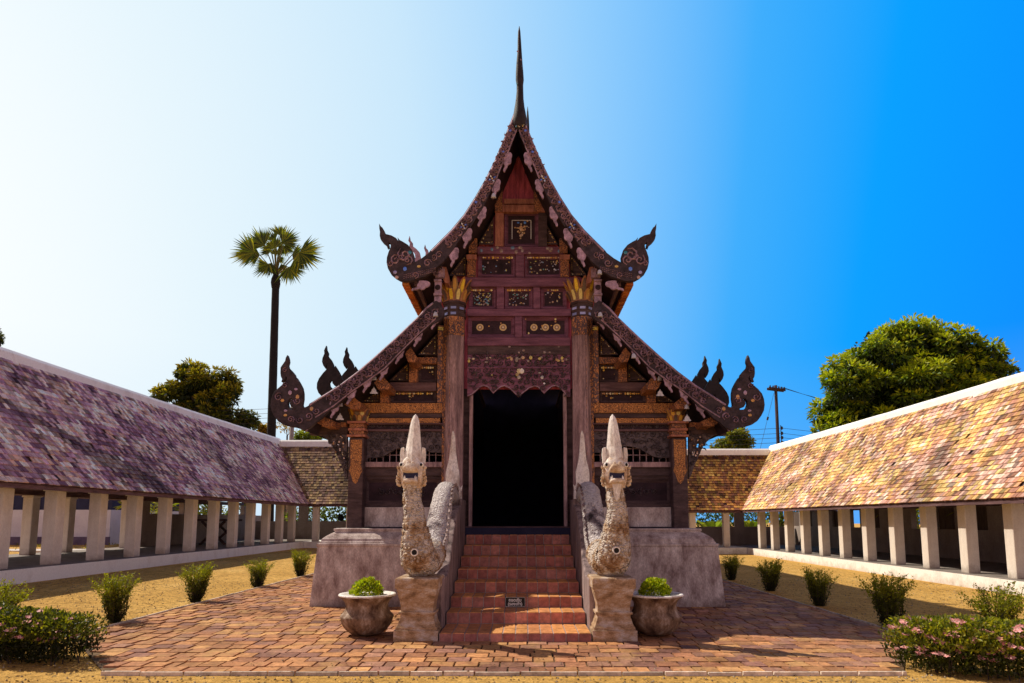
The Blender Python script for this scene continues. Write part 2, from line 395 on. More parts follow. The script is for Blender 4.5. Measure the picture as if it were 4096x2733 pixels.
# pavement of clay pavers with a brick edging
random.seed(3)
mb = MB(); base_mb = MB()
PX0, PX1, PY0, PY1 = -5.85, 5.35, 6.98, 30.0
pc = [(.42, .19, .085), (.47, .225, .095), (.37, .165, .085), (.51, .27, .11), (.39, .20, .13), (.29, .14, .10), (.45, .215, .095), (.43, .20, .095)]
y = PY0; row = 0
while y < 24:
    d = U(.235, .255); x = PX0 - (row % 2)*.12 + U(-.02, .02)
    while x < PX1:
        w = U(.22, .27) if rnd() > .06 else U(.12, .2)
        a, b_ = max(x, PX0), min(x+w, PX1)
        a, b_ = max(a, -4.25-(y-7)*.86), min(b_, 4.05+(y-7)*.60)
        if b_-a > .05:
            zt = gz((a+b_)/2, y); c = random.choice(pc); k = U(.75, 1.2); c = tuple(q*k for q in c)
            h0 = zt+.030+U(-.004, .006); t1, t2 = U(-.003, .003), U(-.003, .003)
            e = .008
            v = [(a+e, y+e, zt), (b_-e, y+e, zt), (b_-e, y+d-e, zt), (a+e, y+d-e, zt),
                 (a+e+.004, y+e+.004, h0+t1), (b_-e-.004, y+e+.004, h0-t1), (b_-e-.004, y+d-e-.004, h0+t2), (a+e+.004, y+d-e-.004, h0-t2)]
            mb.add(v, [(4, 5, 6, 7), (0, 1, 5, 4), (1, 2, 6, 5), (2, 3, 7, 6), (3, 0, 4, 7)], c)
        x += w
    y += d; row += 1
pv = mb.build('pavement', MAT['paver']); tag(pv, kind='structure')
mb = MB(); n = 12
Lx = lambda y: max(PX0, -4.27-(y-7)*.86); Rx = lambda y: min(PX1, 4.07+(y-7)*.60)
yy_l = [PY0, 7.4, 7.8, 8.2, 8.6, 8.9, 9.2, 12, 18, 24]
for ya, yb in zip(yy_l, yy_l[1:]):
    for i in range(n):
        f0, f1 = i/n, (i+1)/n
        c4 = [(Lx(ya)+(Rx(ya)-Lx(ya))*f0, ya), (Lx(ya)+(Rx(ya)-Lx(ya))*f1, ya), (Lx(yb)+(Rx(yb)-Lx(yb))*f1, yb), (Lx(yb)+(Rx(yb)-Lx(yb))*f0, yb)]
        mb.add([(x, y, gz(x, 0)+.014) for x, y in c4], [(0, 1, 2, 3)])
bedm = mottled('paver_joint_dirt', (.06, .035, .02), (.22, .13, .06), 5, (1, 1, 1), .95, .4, .01, 50)
tag(mb.build('pavement_bed', bedm), kind='structure')
mb = MB(); random.seed(5)
def edging(ax, a, b, fix):
    t = a
    while t < b:
        l = U(.28, .5); k = U(.7, 1.15); c = (.66*k, .54*k, .44*k)
        w = U(-.008, .008)
        if ax == 'x': zt = gz(t, 0); mb.box(t, min(b, t+l-.012), fix+w-.018, fix+w+.018, zt-.05, zt+.040+U(-.006, .004), c, .004)
        else: zt = gz(fix, 0); mb.box(fix+w-.018, fix+w+.018, t, min(b, t+l-.012), zt-.05, zt+.040+U(-.006, .004), c, .004)
        t += l
edging('x', -4.27, 4.07, PY0-.03); edging('y', 8.9, 24, PX0-.03); edging('y', 9.2, 24, PX1+.03)
tag(mb.build('pavement_edging', attrmat('edging_brick', .9, .6, 12, .2, .4)), kind='structure')

# ------------------------------------------------------------------ galleries
def roof_tiles(mb, E, R, srange, rows, tw, cols, jit=1.0, flare=.10, dark=.08, patch=None, flip=1):
    """E,R: functions s->(x,y,z) on eave and ridge lines, s in metres along; tiles laid from eave to ridge"""
    def P(s, t):
        a, b = Vector(E(s)), Vector(R(s)); p = a.lerp(b, t)
        p.z -= flare*4*t*(1-t)*.5*(1.0); return p
    a, b = Vector(E(0)), Vector(R(0)); al = (Vector(E(1))-a).normalized()
    nrm_ = al.cross(b-a).normalized()
    if nrm_.z < 0: nrm_ = -nrm_
    for i in range(rows):
        t0, t1 = i/rows, min(1.02, (i+1.18)/rows)
        s0, s1 = srange((t0+t1)/2); s = s0-(i % 2)*tw/2+U(-.03, .03)
        wob = .012*math.sin(i*1.7)
        while s < s1:
            w = tw*U(.85, 1.12)
            sa, sb = max(s, s0), min(s+w, s1)
            if sb-sa > .02 and rnd() > .006:
                lift = .024+U(0, .012)*jit; g_ = .006
                sk = U(-.008, .008)*jit; dl = (U(-.014, .014) if rnd() > .05 else U(-.10, .02))*jit/rows*8
                p = [P(sa+g_+sk, t0+dl*.3)+nrm_*lift, P(sb-g_+sk, t0+dl*.3)+nrm_*(lift+U(-.008, .008)*jit), P(sb-g_, t1)+nrm_*.006, P(sa+g_, t1)+nrm_*.006]
                q = [p[0]-nrm_*.024, p[1]-nrm_*.024]
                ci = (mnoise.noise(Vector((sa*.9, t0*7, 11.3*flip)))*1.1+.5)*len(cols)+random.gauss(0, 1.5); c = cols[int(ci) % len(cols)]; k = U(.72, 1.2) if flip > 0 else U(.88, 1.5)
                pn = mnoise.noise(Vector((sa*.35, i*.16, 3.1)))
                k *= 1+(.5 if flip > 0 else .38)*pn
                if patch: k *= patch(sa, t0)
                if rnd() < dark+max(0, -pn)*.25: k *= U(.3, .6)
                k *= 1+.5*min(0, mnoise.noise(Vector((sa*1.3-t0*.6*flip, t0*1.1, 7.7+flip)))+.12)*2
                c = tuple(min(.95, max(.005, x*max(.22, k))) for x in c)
                mb.add(p+q, [(0, 1, 2, 3), (4, 5, 1, 0), (4, 0, 3), (5, 2, 1)], c)
            s += w
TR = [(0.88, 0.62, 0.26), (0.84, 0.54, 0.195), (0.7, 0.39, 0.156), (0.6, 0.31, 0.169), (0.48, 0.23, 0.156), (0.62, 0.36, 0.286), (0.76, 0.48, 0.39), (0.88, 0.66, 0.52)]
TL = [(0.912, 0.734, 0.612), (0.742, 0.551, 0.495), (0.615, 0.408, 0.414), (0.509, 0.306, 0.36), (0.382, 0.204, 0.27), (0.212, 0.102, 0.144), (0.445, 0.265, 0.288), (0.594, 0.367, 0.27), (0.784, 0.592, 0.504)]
TBL = [(.50, .33, .17), (.42, .26, .15), (.34, .22, .17), (.55, .40, .20), (.25, .16, .13), (.46, .30, .20)]
TBR = [(.60, .30, .08), (.48, .20, .07), (.34, .14, .07), (.66, .40, .11), (.26, .11, .07)]
EX, RX = .45, 2.05    # eave oversails the pier face; ridge stands behind it
def gallery(name, label, sg, pf, zb, y0, y1, ys, cols, seed, wallfrom, wallmat):
    """side gallery running along y; sg -1 left, +1 right; pf = |x| of pier face"""
    random.seed(seed)
    t = thing(name, label, 'gallery', (sg*pf, y0, zb))
    X = lambda d: sg*(pf+d)
    zf, ze, zr, zp = zb+.30, zb+2.06, zb+(5.36 if sg < 0 else 5.27), zb+1.97
    y1e = y1-.1
    mbt = MB()
    rows = 26
    E = lambda s: (X(-EX), y0+s, ze); R = lambda s: (X(RX-.02), y0+s, zr)
    run = RX+EX
    sr = lambda tt: (0, (y1e+run*tt)-y0)
    shade_band = None
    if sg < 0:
        shade_band = lambda s, tt: .45 if abs(s-(9.5-6.5*tt-1.5*tt*tt)) < .55+.3*math.sin(tt*9) else 1  # curved diagonal shadow painted into the left roof's tile colours
    roof_tiles(mbt, E, R, sr, rows, .125, cols, 1.0, .12, .10, shade_band, sg)
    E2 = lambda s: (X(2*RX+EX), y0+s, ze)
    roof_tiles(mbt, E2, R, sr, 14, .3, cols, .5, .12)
    roof = mbt.build('roof', MAT['tile'], t)
    d = MB()
    for (xa, xb) in ((-EX, RX), (2*RX+EX, RX)):
        a, b_ = X(xa+.02*(1 if xa < 0 else -1)), X(xb)
        n = 10
        for k in range(n):
            t0, t1 = k/n, (k+1)/n
            f0, f1 = -.24*t0*(1-t0)-.02, -.24*t1*(1-t1)-.02
            P0 = (a+(b_-a)*t0, ze+(zr-ze)*t0+f0); P1 = (a+(b_-a)*t1, ze+(zr-ze)*t1+f1)
            d.add([(P0[0], y0, P0[1]), (P0[0], y1e+run*t0, P0[1]), (P1[0], y1e+run*t1, P1[1]), (P1[0], y0, P1[1])], [(0, 1, 2, 3)])
    d.box(min(X(-EX+.03), X(-EX+.08)), max(X(-EX+.03), X(-EX+.08)), y0, y1e, ze-.11, ze-.015)   # fascia
    d.build('roof_deck', MAT['woodh'], roof)
    # ridge cap: whitewashed, slightly uneven
    rc = MB(); n = 36
    for k in range(n):
        ya, yb = y0+(y1+RX+.12-y0)*k/n, y0+(y1+RX+.12-y0)*(k+1)/n
        j = [(.012*mnoise.noise(Vector((q*1.3, seed, 0)))-.06*math.sin(PI*(q-y0)/(y1+RX-y0))) for q in (ya, yb)]
        pr = [(-.17, -.24), (-.14, .07), (-.06, .16), (.06, .16), (.14, .07), (.17, -.24)]
        v = [(X(RX)+a, ya, zr+b_+j[0]) for a, b_ in pr]+[(X(RX)+a, yb, zr+b_+j[1]) for a, b_ in pr]
        rc.add(v, [(i, i+6, i+7, i+1) for i in range(5)]+([(0, 1, 2, 3, 4, 5)] if k == 0 else [])+([(11, 10, 9, 8, 7, 6)] if k == n-1 else []))
    rc.build('ridge_cap', MAT['white'], t)
    pl = MB(); xa, xb = sorted((X(-.26), X(2*RX+.3)))
    pl.box(xa, xb, y0, y1+2*RX+.2, zb-.25, zf, t=.012)
    pl.build('plinth', MAT['white'], t)
    fl = MB(); xa, xb = sorted((X(-.235), X(2*RX+.28))); fl.box(xa, xb, y0+.02, y1+2*RX+.1, zf-.02, zf+.006)
    fl.build('floor', MAT['floor'], t)
    # piers, softly rounded
    pm = MB(); w = .29
    pm.box(0, w, 0, w, 0, zp-zf, t=-.004)
    cp = MB(); cp.box(-.035, w+.035, -.035, w+.035, zp-zf, zp-zf+.06, t=.012)
    p0 = pm.build('pier', MAT['pier'], t, world=False, bevel=.022)
    c0 = cp.build('pier_cap', MAT['pier'], p0, world=False, bevel=.015)
    def put(px_, py_, first=False):
        if first: o = p0
        else:
            o = p0.copy(); COL.objects.link(o); o.parent = t
            c = c0.copy(); COL.objects.link(c); c.parent = o
        o.location = (px_-t.location.x, py_-t.location.y, zf-t.location.z)
    for i, yy in enumerate(ys): put(X(0) - (w if sg < 0 else 0), yy, i == 0)
    rear = [yy for yy in ys if yy < wallfrom]
    for yy in rear: put(X(2*RX-.55)-(w if sg < 0 else 0), yy+.9)
    bm = MB()
    xa, xb = sorted((X(.02), X(.27))); bm.box(xa, xb, y0, y1, zp+.061, zp+.20)
    xa, xb = sorted((X(2*RX-.5), X(2*RX-.25))); bm.box(xa, xb, y0, y1+2, zp+.061, zp+.20)
    for yy in ys: bm.box(min(X(.0), X(2*RX-.25)), max(X(0), X(2*RX-.25)), yy+.08, yy+.20, zp+.201, zp+.33)
    bm.build('tie_beam', MAT['woodh'], t)
    return t, X, zf, zp
YL = [13.35+1.55*k-1.55 for k in range(13)]
YR = [14.5+1.55*k-1.55 for k in range(12)]
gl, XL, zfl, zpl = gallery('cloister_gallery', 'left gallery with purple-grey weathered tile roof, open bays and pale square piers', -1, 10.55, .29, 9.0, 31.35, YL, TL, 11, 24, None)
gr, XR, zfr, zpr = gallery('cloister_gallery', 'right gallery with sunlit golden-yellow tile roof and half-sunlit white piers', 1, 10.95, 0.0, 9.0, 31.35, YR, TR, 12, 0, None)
# back wall, left gallery: only its far part is walled
mb = MB(); x0, x1 = XL(2*RX-.2), XL(2*RX-.42)
mb.box(x0, x1, 24.6, 36, zfl, zfl+1.25); 
for yy in (24.6, 27.6, 30.6, 33.6): mb.box(x0+.003, x1-.003, yy, yy+.5, zfl+1.25, zpl+.06)
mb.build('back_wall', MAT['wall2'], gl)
# back wall, right gallery: high square windows, most of them boarded
wbm = mottled('brown_window_board', (.07, .045, .035), (.16, .11, .09), 3, (1, 4, 1), .8, .3, .01, 30)
mb = MB(); x0, x1 = XR(2*RX-.42), XR(2*RX-.2)
mb.box(x0, x1, 9, 36, zfr, zfr+.98)
yy = 9.0; k = 0
while yy < 35:
    mb.box(x0+.002, x1-.002, yy, yy+.62, zfr+.98, zpr+.06)
    if k not in (9, 12):
        wn = MB(); wn.box(x0+.07, x0+.11, yy+.621, yy+1.549, zfr+.981, zpr+.05); wn.build('window_board', wbm, gr)
    yy += 1.55; k += 1
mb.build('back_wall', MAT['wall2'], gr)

def rear_wing(label, sg, zb, xa, xb, cols, seed, prow):
    random.seed(seed)
    t = thing('cloister_gallery', label, 'gallery', ((xa+xb)/2, 31, zb))
    Y0 = 31.25
    ze, zr, zf, zp = zb+2.06, zb+5.02, zb+.30, zb+1.97
    zr += prow
    m = MB(); run = RX+EX
    pf = abs(xa if sg < 0 else xb)
    # s runs from the middle outwards to the valley
    def E(s): return (sg*s, Y0-EX+.25, ze)
    def R(s): return (sg*s, Y0+RX+.12, zr)
    lo_ = min(abs(xa), abs(xb)); hi_ = max(abs(xa), abs(xb))
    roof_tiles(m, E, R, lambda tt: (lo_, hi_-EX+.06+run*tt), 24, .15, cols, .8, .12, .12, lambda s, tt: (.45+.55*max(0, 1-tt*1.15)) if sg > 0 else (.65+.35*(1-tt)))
    roof = m.build('roof', MAT['tile'], t)
    d = MB()
    a = (Y0-EX+.27, ze-.02); b = (Y0+RX+.1, zr-.03)
    n = 10
    for k in range(n):
        t0, t1 = k/n, (k+1)/n
        f0, f1 = -.24*t0*(1-t0)-.02, -.24*t1*(1-t1)-.02
        y_0, z_0, y_1, z_1 = a[0]+(b[0]-a[0])*t0, a[1]+(b[1]-a[1])*t0+f0, a[0]+(b[0]-a[0])*t1, a[1]+(b[1]-a[1])*t1+f1
        h0, h1 = sg*(hi_-EX+run*t0), sg*(hi_-EX+run*t1)
        d.add([(sg*lo_, y_0, z_0), (h0, y_0, z_0), (h1, y_1, z_1), (sg*lo_, y_1, z_1)], [(0, 1, 2, 3)])
    d.add([(sg*lo_, b[0], b[1]), (sg*(hi_+RX), b[0], b[1]), (sg*(hi_+RX), b[0]+2.5, ze), (sg*lo_, b[0]+2.5, ze)], [(0, 1, 2, 3)])
    x_0, x_1 = sorted((sg*lo_, sg*(hi_-EX))); d.box(x_0, x_1, Y0-EX+.30, Y0-EX+.36, ze-.12, ze-.03)
    d.build('roof_deck', MAT['woodh'], roof)
    r = MB(); x_0, x_1 = sorted((sg*lo_, sg*(hi_+RX-.19)))
    pr = [(-.16, -.24), (-.13, .08), (-.05, .16), (.05, .16), (.13, .08), (.16, -.24)]
    r.prismx([(Y0+RX+.12+p, zr+q) for p, q in pr], x_0, x_1); r.build('ridge_cap', MAT['white'], t)
    p = MB(); x_0, x_1 = sorted((sg*lo_, sg*(hi_-.27))); p.box(x_0, x_1, 31.02, 35.4, zb-.2, zf-.004, t=.01); p.build('plinth', MAT['white'], t)
    w = .29; zz = zp-zf; k = 0
    for xx in [lo_+.6+1.62*i for i in range(6)]:
        if xx+.4 > hi_: continue
        q = MB(); q.box(0, w, 0, w, 0, zz+.06, t=-.004)
        o = q.build('pier', MAT['pier'], t, world=False, bevel=.02)
        o.location = (sg*xx-(w if sg < 0 else 0)-t.location.x, 31.3-31, zf-zb-.004)
    bmm = MB(); x_0, x_1 = sorted((sg*lo_, sg*(hi_+.2))); bmm.box(x_0, x_1, 31.33, 31.55, zp+.062, zp+.2); bmm.build('tie_beam', MAT['woodh'], t)
    wl = MB(); x_0, x_1 = sorted((sg*lo_, sg*(hi_+3.6))); wl.box(x_0, x_1, 34.9, 35.1, zf-.1, zf+.95)
    k = lo_
    while k < hi_+3: 
        a_, b_ = sorted((sg*k, sg*(k+.5))); wl.box(a_, b_, 34.905, 35.095, zf+.95, zp+.1); k += 2.6
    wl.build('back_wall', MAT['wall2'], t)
    return t, zf, zp
rl, _, _ = rear_wing('rear gallery wing with mottled brown and orange tiles, seen left of the temple', -1, .29, -10.55, -1.0, TBL, 21, .24)
rr, zfb, _ = rear_wing('rear gallery wing with dark-topped orange tile roof, seen right of the temple', 1, 0.0, 1.0, 10.95, TBR, 22, .08)
# turned vases on the low wall of the left wing
v0 = None
for i in range(5):
    m = MB(); m.lathe([(.06, 0), (.14, .05), (.19, .16), (.17, .26), (.10, .33), (.14, .38)], 0, 0, 14)
    o = v0.copy() if v0 else m.build('stone_vase', MAT['black'], None, True)
    if v0: COL.objects.link(o)
    v0 = v0 or o
    o.location = (-9.65+.52*i, 34.99, .59+.951)
    tag(o, 'dark round vase in the row on the low wall under the left rear roof', 'vase', 'dark vases on the rear wall')

# dry leaves, twigs and pebbles lying on the sand
random.seed(150); mb = MB()
def litter(n, x0, x1, y0, y1):
    for _ in range(n):
        x, y = U(x0, x1), U(y0, y1); z = gz(x, y)+.004
        if ((-4.45 < x < 4.25) if y < 8.75 else (PX0-.05 < x < PX1+.05)) and PY0-.05 < y: 
            if rnd() > .12: continue
            z += .04
        t = rnd(); a = U(0, 6.3); l = U(.02, .055); w = l*U(.3, .6)
        d = Vector((math.cos(a), math.sin(a), U(-.1, .3))); s = Vector((-math.sin(a), math.cos(a), U(-.3, .3)))
        p = Vector((x, y, z))
        if t < .6: mb.add([p-d*l*.5, p+s*w*.5+Vector((0, 0, .006)), p+d*l*.5, p-s*w*.5], [(0, 1, 2, 3)], random.choice([(.16, .09, .04), (.26, .16, .06), (.10, .06, .03), (.34, .24, .10)]))
        else:
            r = U(.006, .016); c = random.choice([(.30, .22, .14), (.20, .14, .09), (.42, .34, .24)])
            mb.add([p+Vector((r, 0, 0)), p+Vector((0, r, 0)), p+Vector((-r, 0, 0)), p+Vector((0, -r, 0)), p+Vector((0, 0, r))], [(0, 1, 4), (1, 2, 4), (2, 3, 4), (3, 0, 4)], c)
litter(2600, -7, 7, 6.2, 7.6); litter(2600, -10.2, -5.8, 7.5, 16); litter(2600, 5.3, 10.6, 7.5, 18); litter(900, -10, 10.6, 16, 30)
lm = attrmat('dry_leaf_litter', .9, .3, 20, .1)
tag(mb.build('leaf_litter', lm), 'dry leaves and pebbles strewn over the sand', 'litter', kind='stuff')
# ------------------------------------------------------------------ temple hall
random.seed(31)
TM = thing('temple', 'tall dark carved wooden temple hall with steep curved gable and lotus-capped pillars', 'temple', (0, 13, 0))
YW = 13.10
def rx(k, u, v, Y): return at(*k(u, v), Y).x
def rzz(k, u, v, Y): return at(*k(u, v), Y).z
def rect(k, u0, v0, u1, v1, Y):
    a, b = at(*k(u0, (v0+v1)/2), Y), at(*k(u1, (v0+v1)/2), Y)
    return a.x, b.x, rzz(k, (u0+u1)/2, v1, Y), rzz(k, (u0+u1)/2, v0, Y)
I = lambda u, v: (u, v)
def xz(k, pts, Y): return [(at(*k(u, v), Y).x, at(*k(u, v), Y).z) for u, v in pts]
def mir(pts): return [(-x, z) for x, z in pts]
def fbox(mb, k, u0, v0, u1, v1, Y, dep=.08, c=(1, 1, 1), m=1, t=0):
    x0, x1, z0, z1 = rect(k, u0, v0, u1, v1, Y)
    if m < 0: x0, x1 = -x1, -x0
    mb.box(x0, x1, Y, Y+dep, z0, z1, c)
def part(name, mat, k, u0, v0, u1, v1, Y, dep=.08, m=1, parent=None, bevel=.006):
    q = MB(); fbox(q, k, u0, v0, u1, v1, Y, dep, m=m)
    return q.build(name, mat, parent or TM, bevel=bevel)
GLASS = [(.55, .55, .62), (.60, .38, .10), (.16, .30, .55), (.55, .46, .32), (.14, .36, .38), (.45, .28, .2), (.40, .42, .60), (.5, .45, .12), (.25, .17, .18), (.3, .2, .2)]
GOLDS = [(.80, .50, .08), (.62, .32, .07), (.82, .70, .30), (.50, .25, .10), (.78, .66, .45)]
def gem(mb, x, z, y, s, c):
    a = U(.6, 1.3); r = U(-.5, .5); v = []
    for i in range(6):
        an = PI/3*i+r; v.append((x+s*math.cos(an), y, z+s*a*math.sin(an)))
    v.append((x, y-s*.35, z)); mb.add(v, [(i, (i+1) % 6, 6) for i in range(6)], c)
def panel(x0, x1, z0, z1, Y, fw=.07, gems=0, gcols=GLASS, name='wall_panel', mat='woodp', inner='darkrec', band=None, rings=0):
    """raised frame with sloping inner lip and sunk field"""
    q = MB(); d = .05
    o = [(x0, z0), (x1, z0), (x1, z1), (x0, z1)]; i = [(x0+fw, z0+fw), (x1-fw, z0+fw), (x1-fw, z1-fw), (x0+fw, z1-fw)]
    m_ = [(x0+fw*.45, z0+fw*.45), (x1-fw*.45, z0+fw*.45), (x1-fw*.45, z1-fw*.45), (x0+fw*.45, z1-fw*.45)]
    vs = [(a, Y+.04, b) for a, b in o]+[(a, Y, b) for a, b in o]+[(a, Y, b) for a, b in m_]+[(a, Y+d, b) for a, b in i]
    fs = []
    for L in range(3):
        for j in range(4): fs.append((L*4+j, L*4+(j+1) % 4, L*4+4+(j+1) % 4, L*4+4+j))
    q.add(vs, fs); p = q.build(name, MAT[mat], TM)
    f = MB(); f.add([(a, Y+d+.001, b) for a, b in i], [(0, 1, 2, 3)]); f.build('sunk_field', MAT[inner], p)
    if gems or band or rings:
        g = MB(); yy = Y+d-.004
        for _ in range(gems):
            gem(g, U(x0+fw*1.2, x1-fw*1.2), U(z0+fw*1.2, z1-fw*1.2), yy, U(.009, .022), random.choice(gcols))
        if band:
            x = x0+fw*.8
            while x < x1-fw*.8:
                s = U(.014, .026)
                if rnd() < band: gem(g, x, z1-fw*.75, Y-.003, s, random.choice(GOLDS))
                x += s*2.1
        for r in range(rings):
            cx = x0+(x1-x0)*(.25+.5*r/max(1, rings-1)); cz = (z0+z1)/2
            for rr, cc in ((.075, (.62, .42, .14)), (.045, (.30, .17, .07)), (.022, (.75, .6, .35))):
                n = 14; vv = [(cx+rr*math.cos(2*PI*a/n), yy-.01*(.08-rr)*10, cz+rr*math.sin(2*PI*a/n)) for a in range(n)]
                g.add(vv, [list(range(n))], cc)
        if g.v: g.build('glass_mosaic', MAT['glass'], p)
    return p
def spiral(mb, cx, cz, R, a0, sg, y, d=.02, turns=1.35, n=11, w=.2):
    pts = []; ws = []
    for i in range(n):
        t = i/(n-1); a = a0+sg*t*turns*2*PI; r = R*(1-.86*t)
        pts.append((cx+r*math.cos(a), cz+r*math.sin(a))); ws.append(R*w*(1-.45*t)*(.35+.65*min(1, t*5)))
    mb.ribbon(pts, ws, y, d)
def leafrib(mb, cx, cz, L, a, y, d=.02, curl=1.0):
    pts = []; ws = []; n = 6
    for i in range(n):
        t = i/(n-1); b = a+curl*t*t*1.6
        pts.append((cx+L*t*math.cos(b), cz+L*t*math.sin(b))); ws.append(L*.22*math.sin(PI*min(1, t*.85+.12)))
    mb.ribbon(pts, ws, y, d)
def carve_poly(mb, inside, x0, x1, z0, z1, step, y, d=.02):
    """fills an area with scroll carving"""
    z = z0+step/2; r = 0
    while z < z1:
        x = x0+step/2+(r % 2)*step/2
        while x < x1:
            if inside(x, z):
                spiral(mb, x+U(-.1, .1)*step, z+U(-.1, .1)*step, step*U(.36, .5), U(0, 6.3), random.choice((-1, 1)), y, d)
                for _ in range(2): leafrib(mb, x+U(-.5, .5)*step, z+U(-.5, .5)*step, step*U(.4, .7), U(0, 6.3), y, d, U(-1, 1))
            x += step
        z += step*.85; r += 1
def pip(poly):
    def f(x, z):
        r = False; n = len(poly); j = n-1
        for i in range(n):
            xi, zi = poly[i]; xj, zj = poly[j]
            if (zi > z) != (zj > z) and x < (xj-xi)*(z-zi)/(zj-zi)+xi: r = not r
            j = i
        return r
    return f

# ---- masonry base with stepped moulding
B0, BX, ZT = 12.08, 3.78, 1.44
prof = [(.02, -.1), (-.075, 1.115), (-.055, 1.12), (-.055, 1.165), (-.10, 1.168), (-.10, 1.195), (-.115, 1.20), (-.135, 1.25), (-.19, 1.30), (-.26, 1.345), (-.31, 1.372), (-.325, 1.395), (-.30, 1.398), (-.30, 1.438), (-.34, 1.445)]
for m in (1, -1):
    q = MB(); vs = []; fs = []
    for i_, z in prof:
        x0, x1 = (-BX-i_, -1.43) if m > 0 else (1.43, BX+i_)
        vs += [(x0, B0-i_, z), (x1, B0-i_, z), (x1, 28, z), (x0, 28, z)]
    for L in range(len(prof)-1):
        for j in range(4): fs.append((L*4+j, L*4+(j+1) % 4, L*4+4+(j+1) % 4, L*4+4+j))
    fs.append([(len(prof)-1)*4+j for j in range(4)])
    q.add(vs, fs); q.build('base', MAT['plaster'], TM, bevel=.008)
q = MB(); q.box(-1.429, 1.429, 12.86, 28, -.1, 1.395); q.build('landing', MAT['plaster'], TM)
# plaster dado under the wall panels
for m in (1, -1):
    part('dado', MAT['plaster'], kM, 362, 1225, 1180, 1432, 12.9, .25, m, bevel=.01)

# ---- backing walls
uo = [(1110, -40), (1090, 20), (1055, 110), (1000, 250), (940, 390), (870, 530), (790, 670), (700, 810), (600, 930), (500, 1030), (440, 1090), (395, 1128)]
UY = 11.90
UOUT = xz(kU, uo, UY)                     # upper roof edge (left), apex first
apex = (0, UOUT[0][1]+.18)
lo_ = [(1530, 362), (1400, 490), (1200, 680), (1000, 860), (860, 980), (700, 1100), (540, 1200), (430, 1270), (400, 1290)]
LY = 12.0
LOUT = xz(kL, lo_, LY)
zdoor = rzz(I, 1190, 892, YW)
gx = 1.60
mid = [(x*.93, z-.30) for x, z in UOUT if x > -1.75]
zlow = rzz(I, 1190, 648, YW)
poly = [(-gx, zdoor), (-gx, zlow)]+[p for p in mid[::-1] if p[1] > zlow]+[(-x, z) for x, z in mid if z > zlow]+[(gx, zlow), (gx, zdoor)]
q = MB(); q.prism(poly, YW, YW+.1); q.build('gable_wall', MAT['woodred'], TM)
for m in (1, -1):
    w = [(-.98, 1.40), (-.98, zdoor), (-gx, zdoor), (-gx, LOUT[0][1]-.30)]+[(x, z-.42) for x, z in LOUT[1:5]]+[(-3.25, 3.15), (-3.25, 1.40)]
    # lower part of the wing has a window opening behind the lunette
    wx0, wx1 = rx(kM, 405, 720, YW), rx(kM, 1228, 720, YW); wz0, wz1 = rzz(kM, 800, 752, YW), rzz(kM, 800, 560, YW)
    q = MB()
    def P(pts): q.prism(pts if m > 0 else mir(pts), YW, YW+.1)
    P([(-.98, 1.40), (-.98, wz0), (-3.25, wz0), (-3.25, 1.40)])
    P([(-.98, wz0), (-.98, zdoor), (wx1, zdoor), (wx1, wz0)])
    P([(-3.25, wz0), (wx0, wz0), (wx0, wz1), (-3.25, wz1)])
    P([(wx1, wz1), (wx1, zdoor), (-gx, zdoor), (-gx, LOUT[0][1]-.30)]+[(x, z-.42) for x, z in LOUT[1:5]]+[(-3.25, 3.15), (-3.25, wz1)])
    q.build('wing_wall', MAT['wood'], TM)
    s = MB()
    for ya, yb, zt_ in ((YW+.101, 14.0, 3.72), (14.0, 15.6, 4.1), (15.6, 27.9, 4.5)): s.box(min(m*-3.25, m*-3.15), max(m*-3.25, m*-3.15), ya, yb, 1.40, zt_)
    s.build('side_wall', MAT['wood'], TM)
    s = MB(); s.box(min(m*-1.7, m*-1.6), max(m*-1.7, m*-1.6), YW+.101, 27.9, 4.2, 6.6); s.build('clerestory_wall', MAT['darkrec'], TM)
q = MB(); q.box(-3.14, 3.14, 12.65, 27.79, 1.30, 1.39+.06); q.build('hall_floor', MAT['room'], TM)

# ---- roofs: three tiers stepping back
def roof_sheet(name, prof, y0, y1, dz, th, mat, parent, side):
    q = MB(); n = len(prof)
    pts = [(side*x, z+dz) for x, z in prof]
    nv = []
    for i in range(n):
        a, b = pts[max(0, i-1)], pts[min(n-1, i+1)]; l = math.hypot(b[0]-a[0], b[1]-a[1])
        nv.append((-(b[1]-a[1])/l*side*-1, (b[0]-a[0])/l*side*-1))
    lowp = []
    for i in range(n):
        nx_, nz_ = nv[i]
        if nz_ < 0: nx_, nz_ = -nx_, -nz_
        lowp.append((pts[i][0]-nx_*th, pts[i][1]-nz_*th))
    q.prism(pts+lowp[::-1], y0, y1)
    return q.build(name, mat, parent)
def off(prof, d):
    r = []
    for i in range(len(prof)):
        a, b = prof[max(0, i-1)], prof[min(len(prof)-1, i+1)]; l = math.hypot(b[0]-a[0], b[1]-a[1])
        r.append((prof[i][0]+(b[1]-a[1])/l*d, prof[i][1]-(b[0]-a[0])/l*d))
    return r
eave_u = xz(kV, [(425, 965)], 12.0)[0]
UPR = [apex]+off(UOUT, -.03)[:-1]+[(UOUT[-1][0]+.03, UOUT[-1][1]-.12), (eave_u[0]+.02, eave_u[1]+.02)]
LPR = [(LOUT[0][0]+.1, LOUT[0][1]-.03)]+off(LOUT, -.03)[:-1]+[xz(kW, [(545, 1386)], 12.0)[0]]
roof_m = mottled('temple_roof_tile', (.10, .05, .03), (.34, .17, .09), 14, (1, 1, 1), .85, .6, .02, 30)
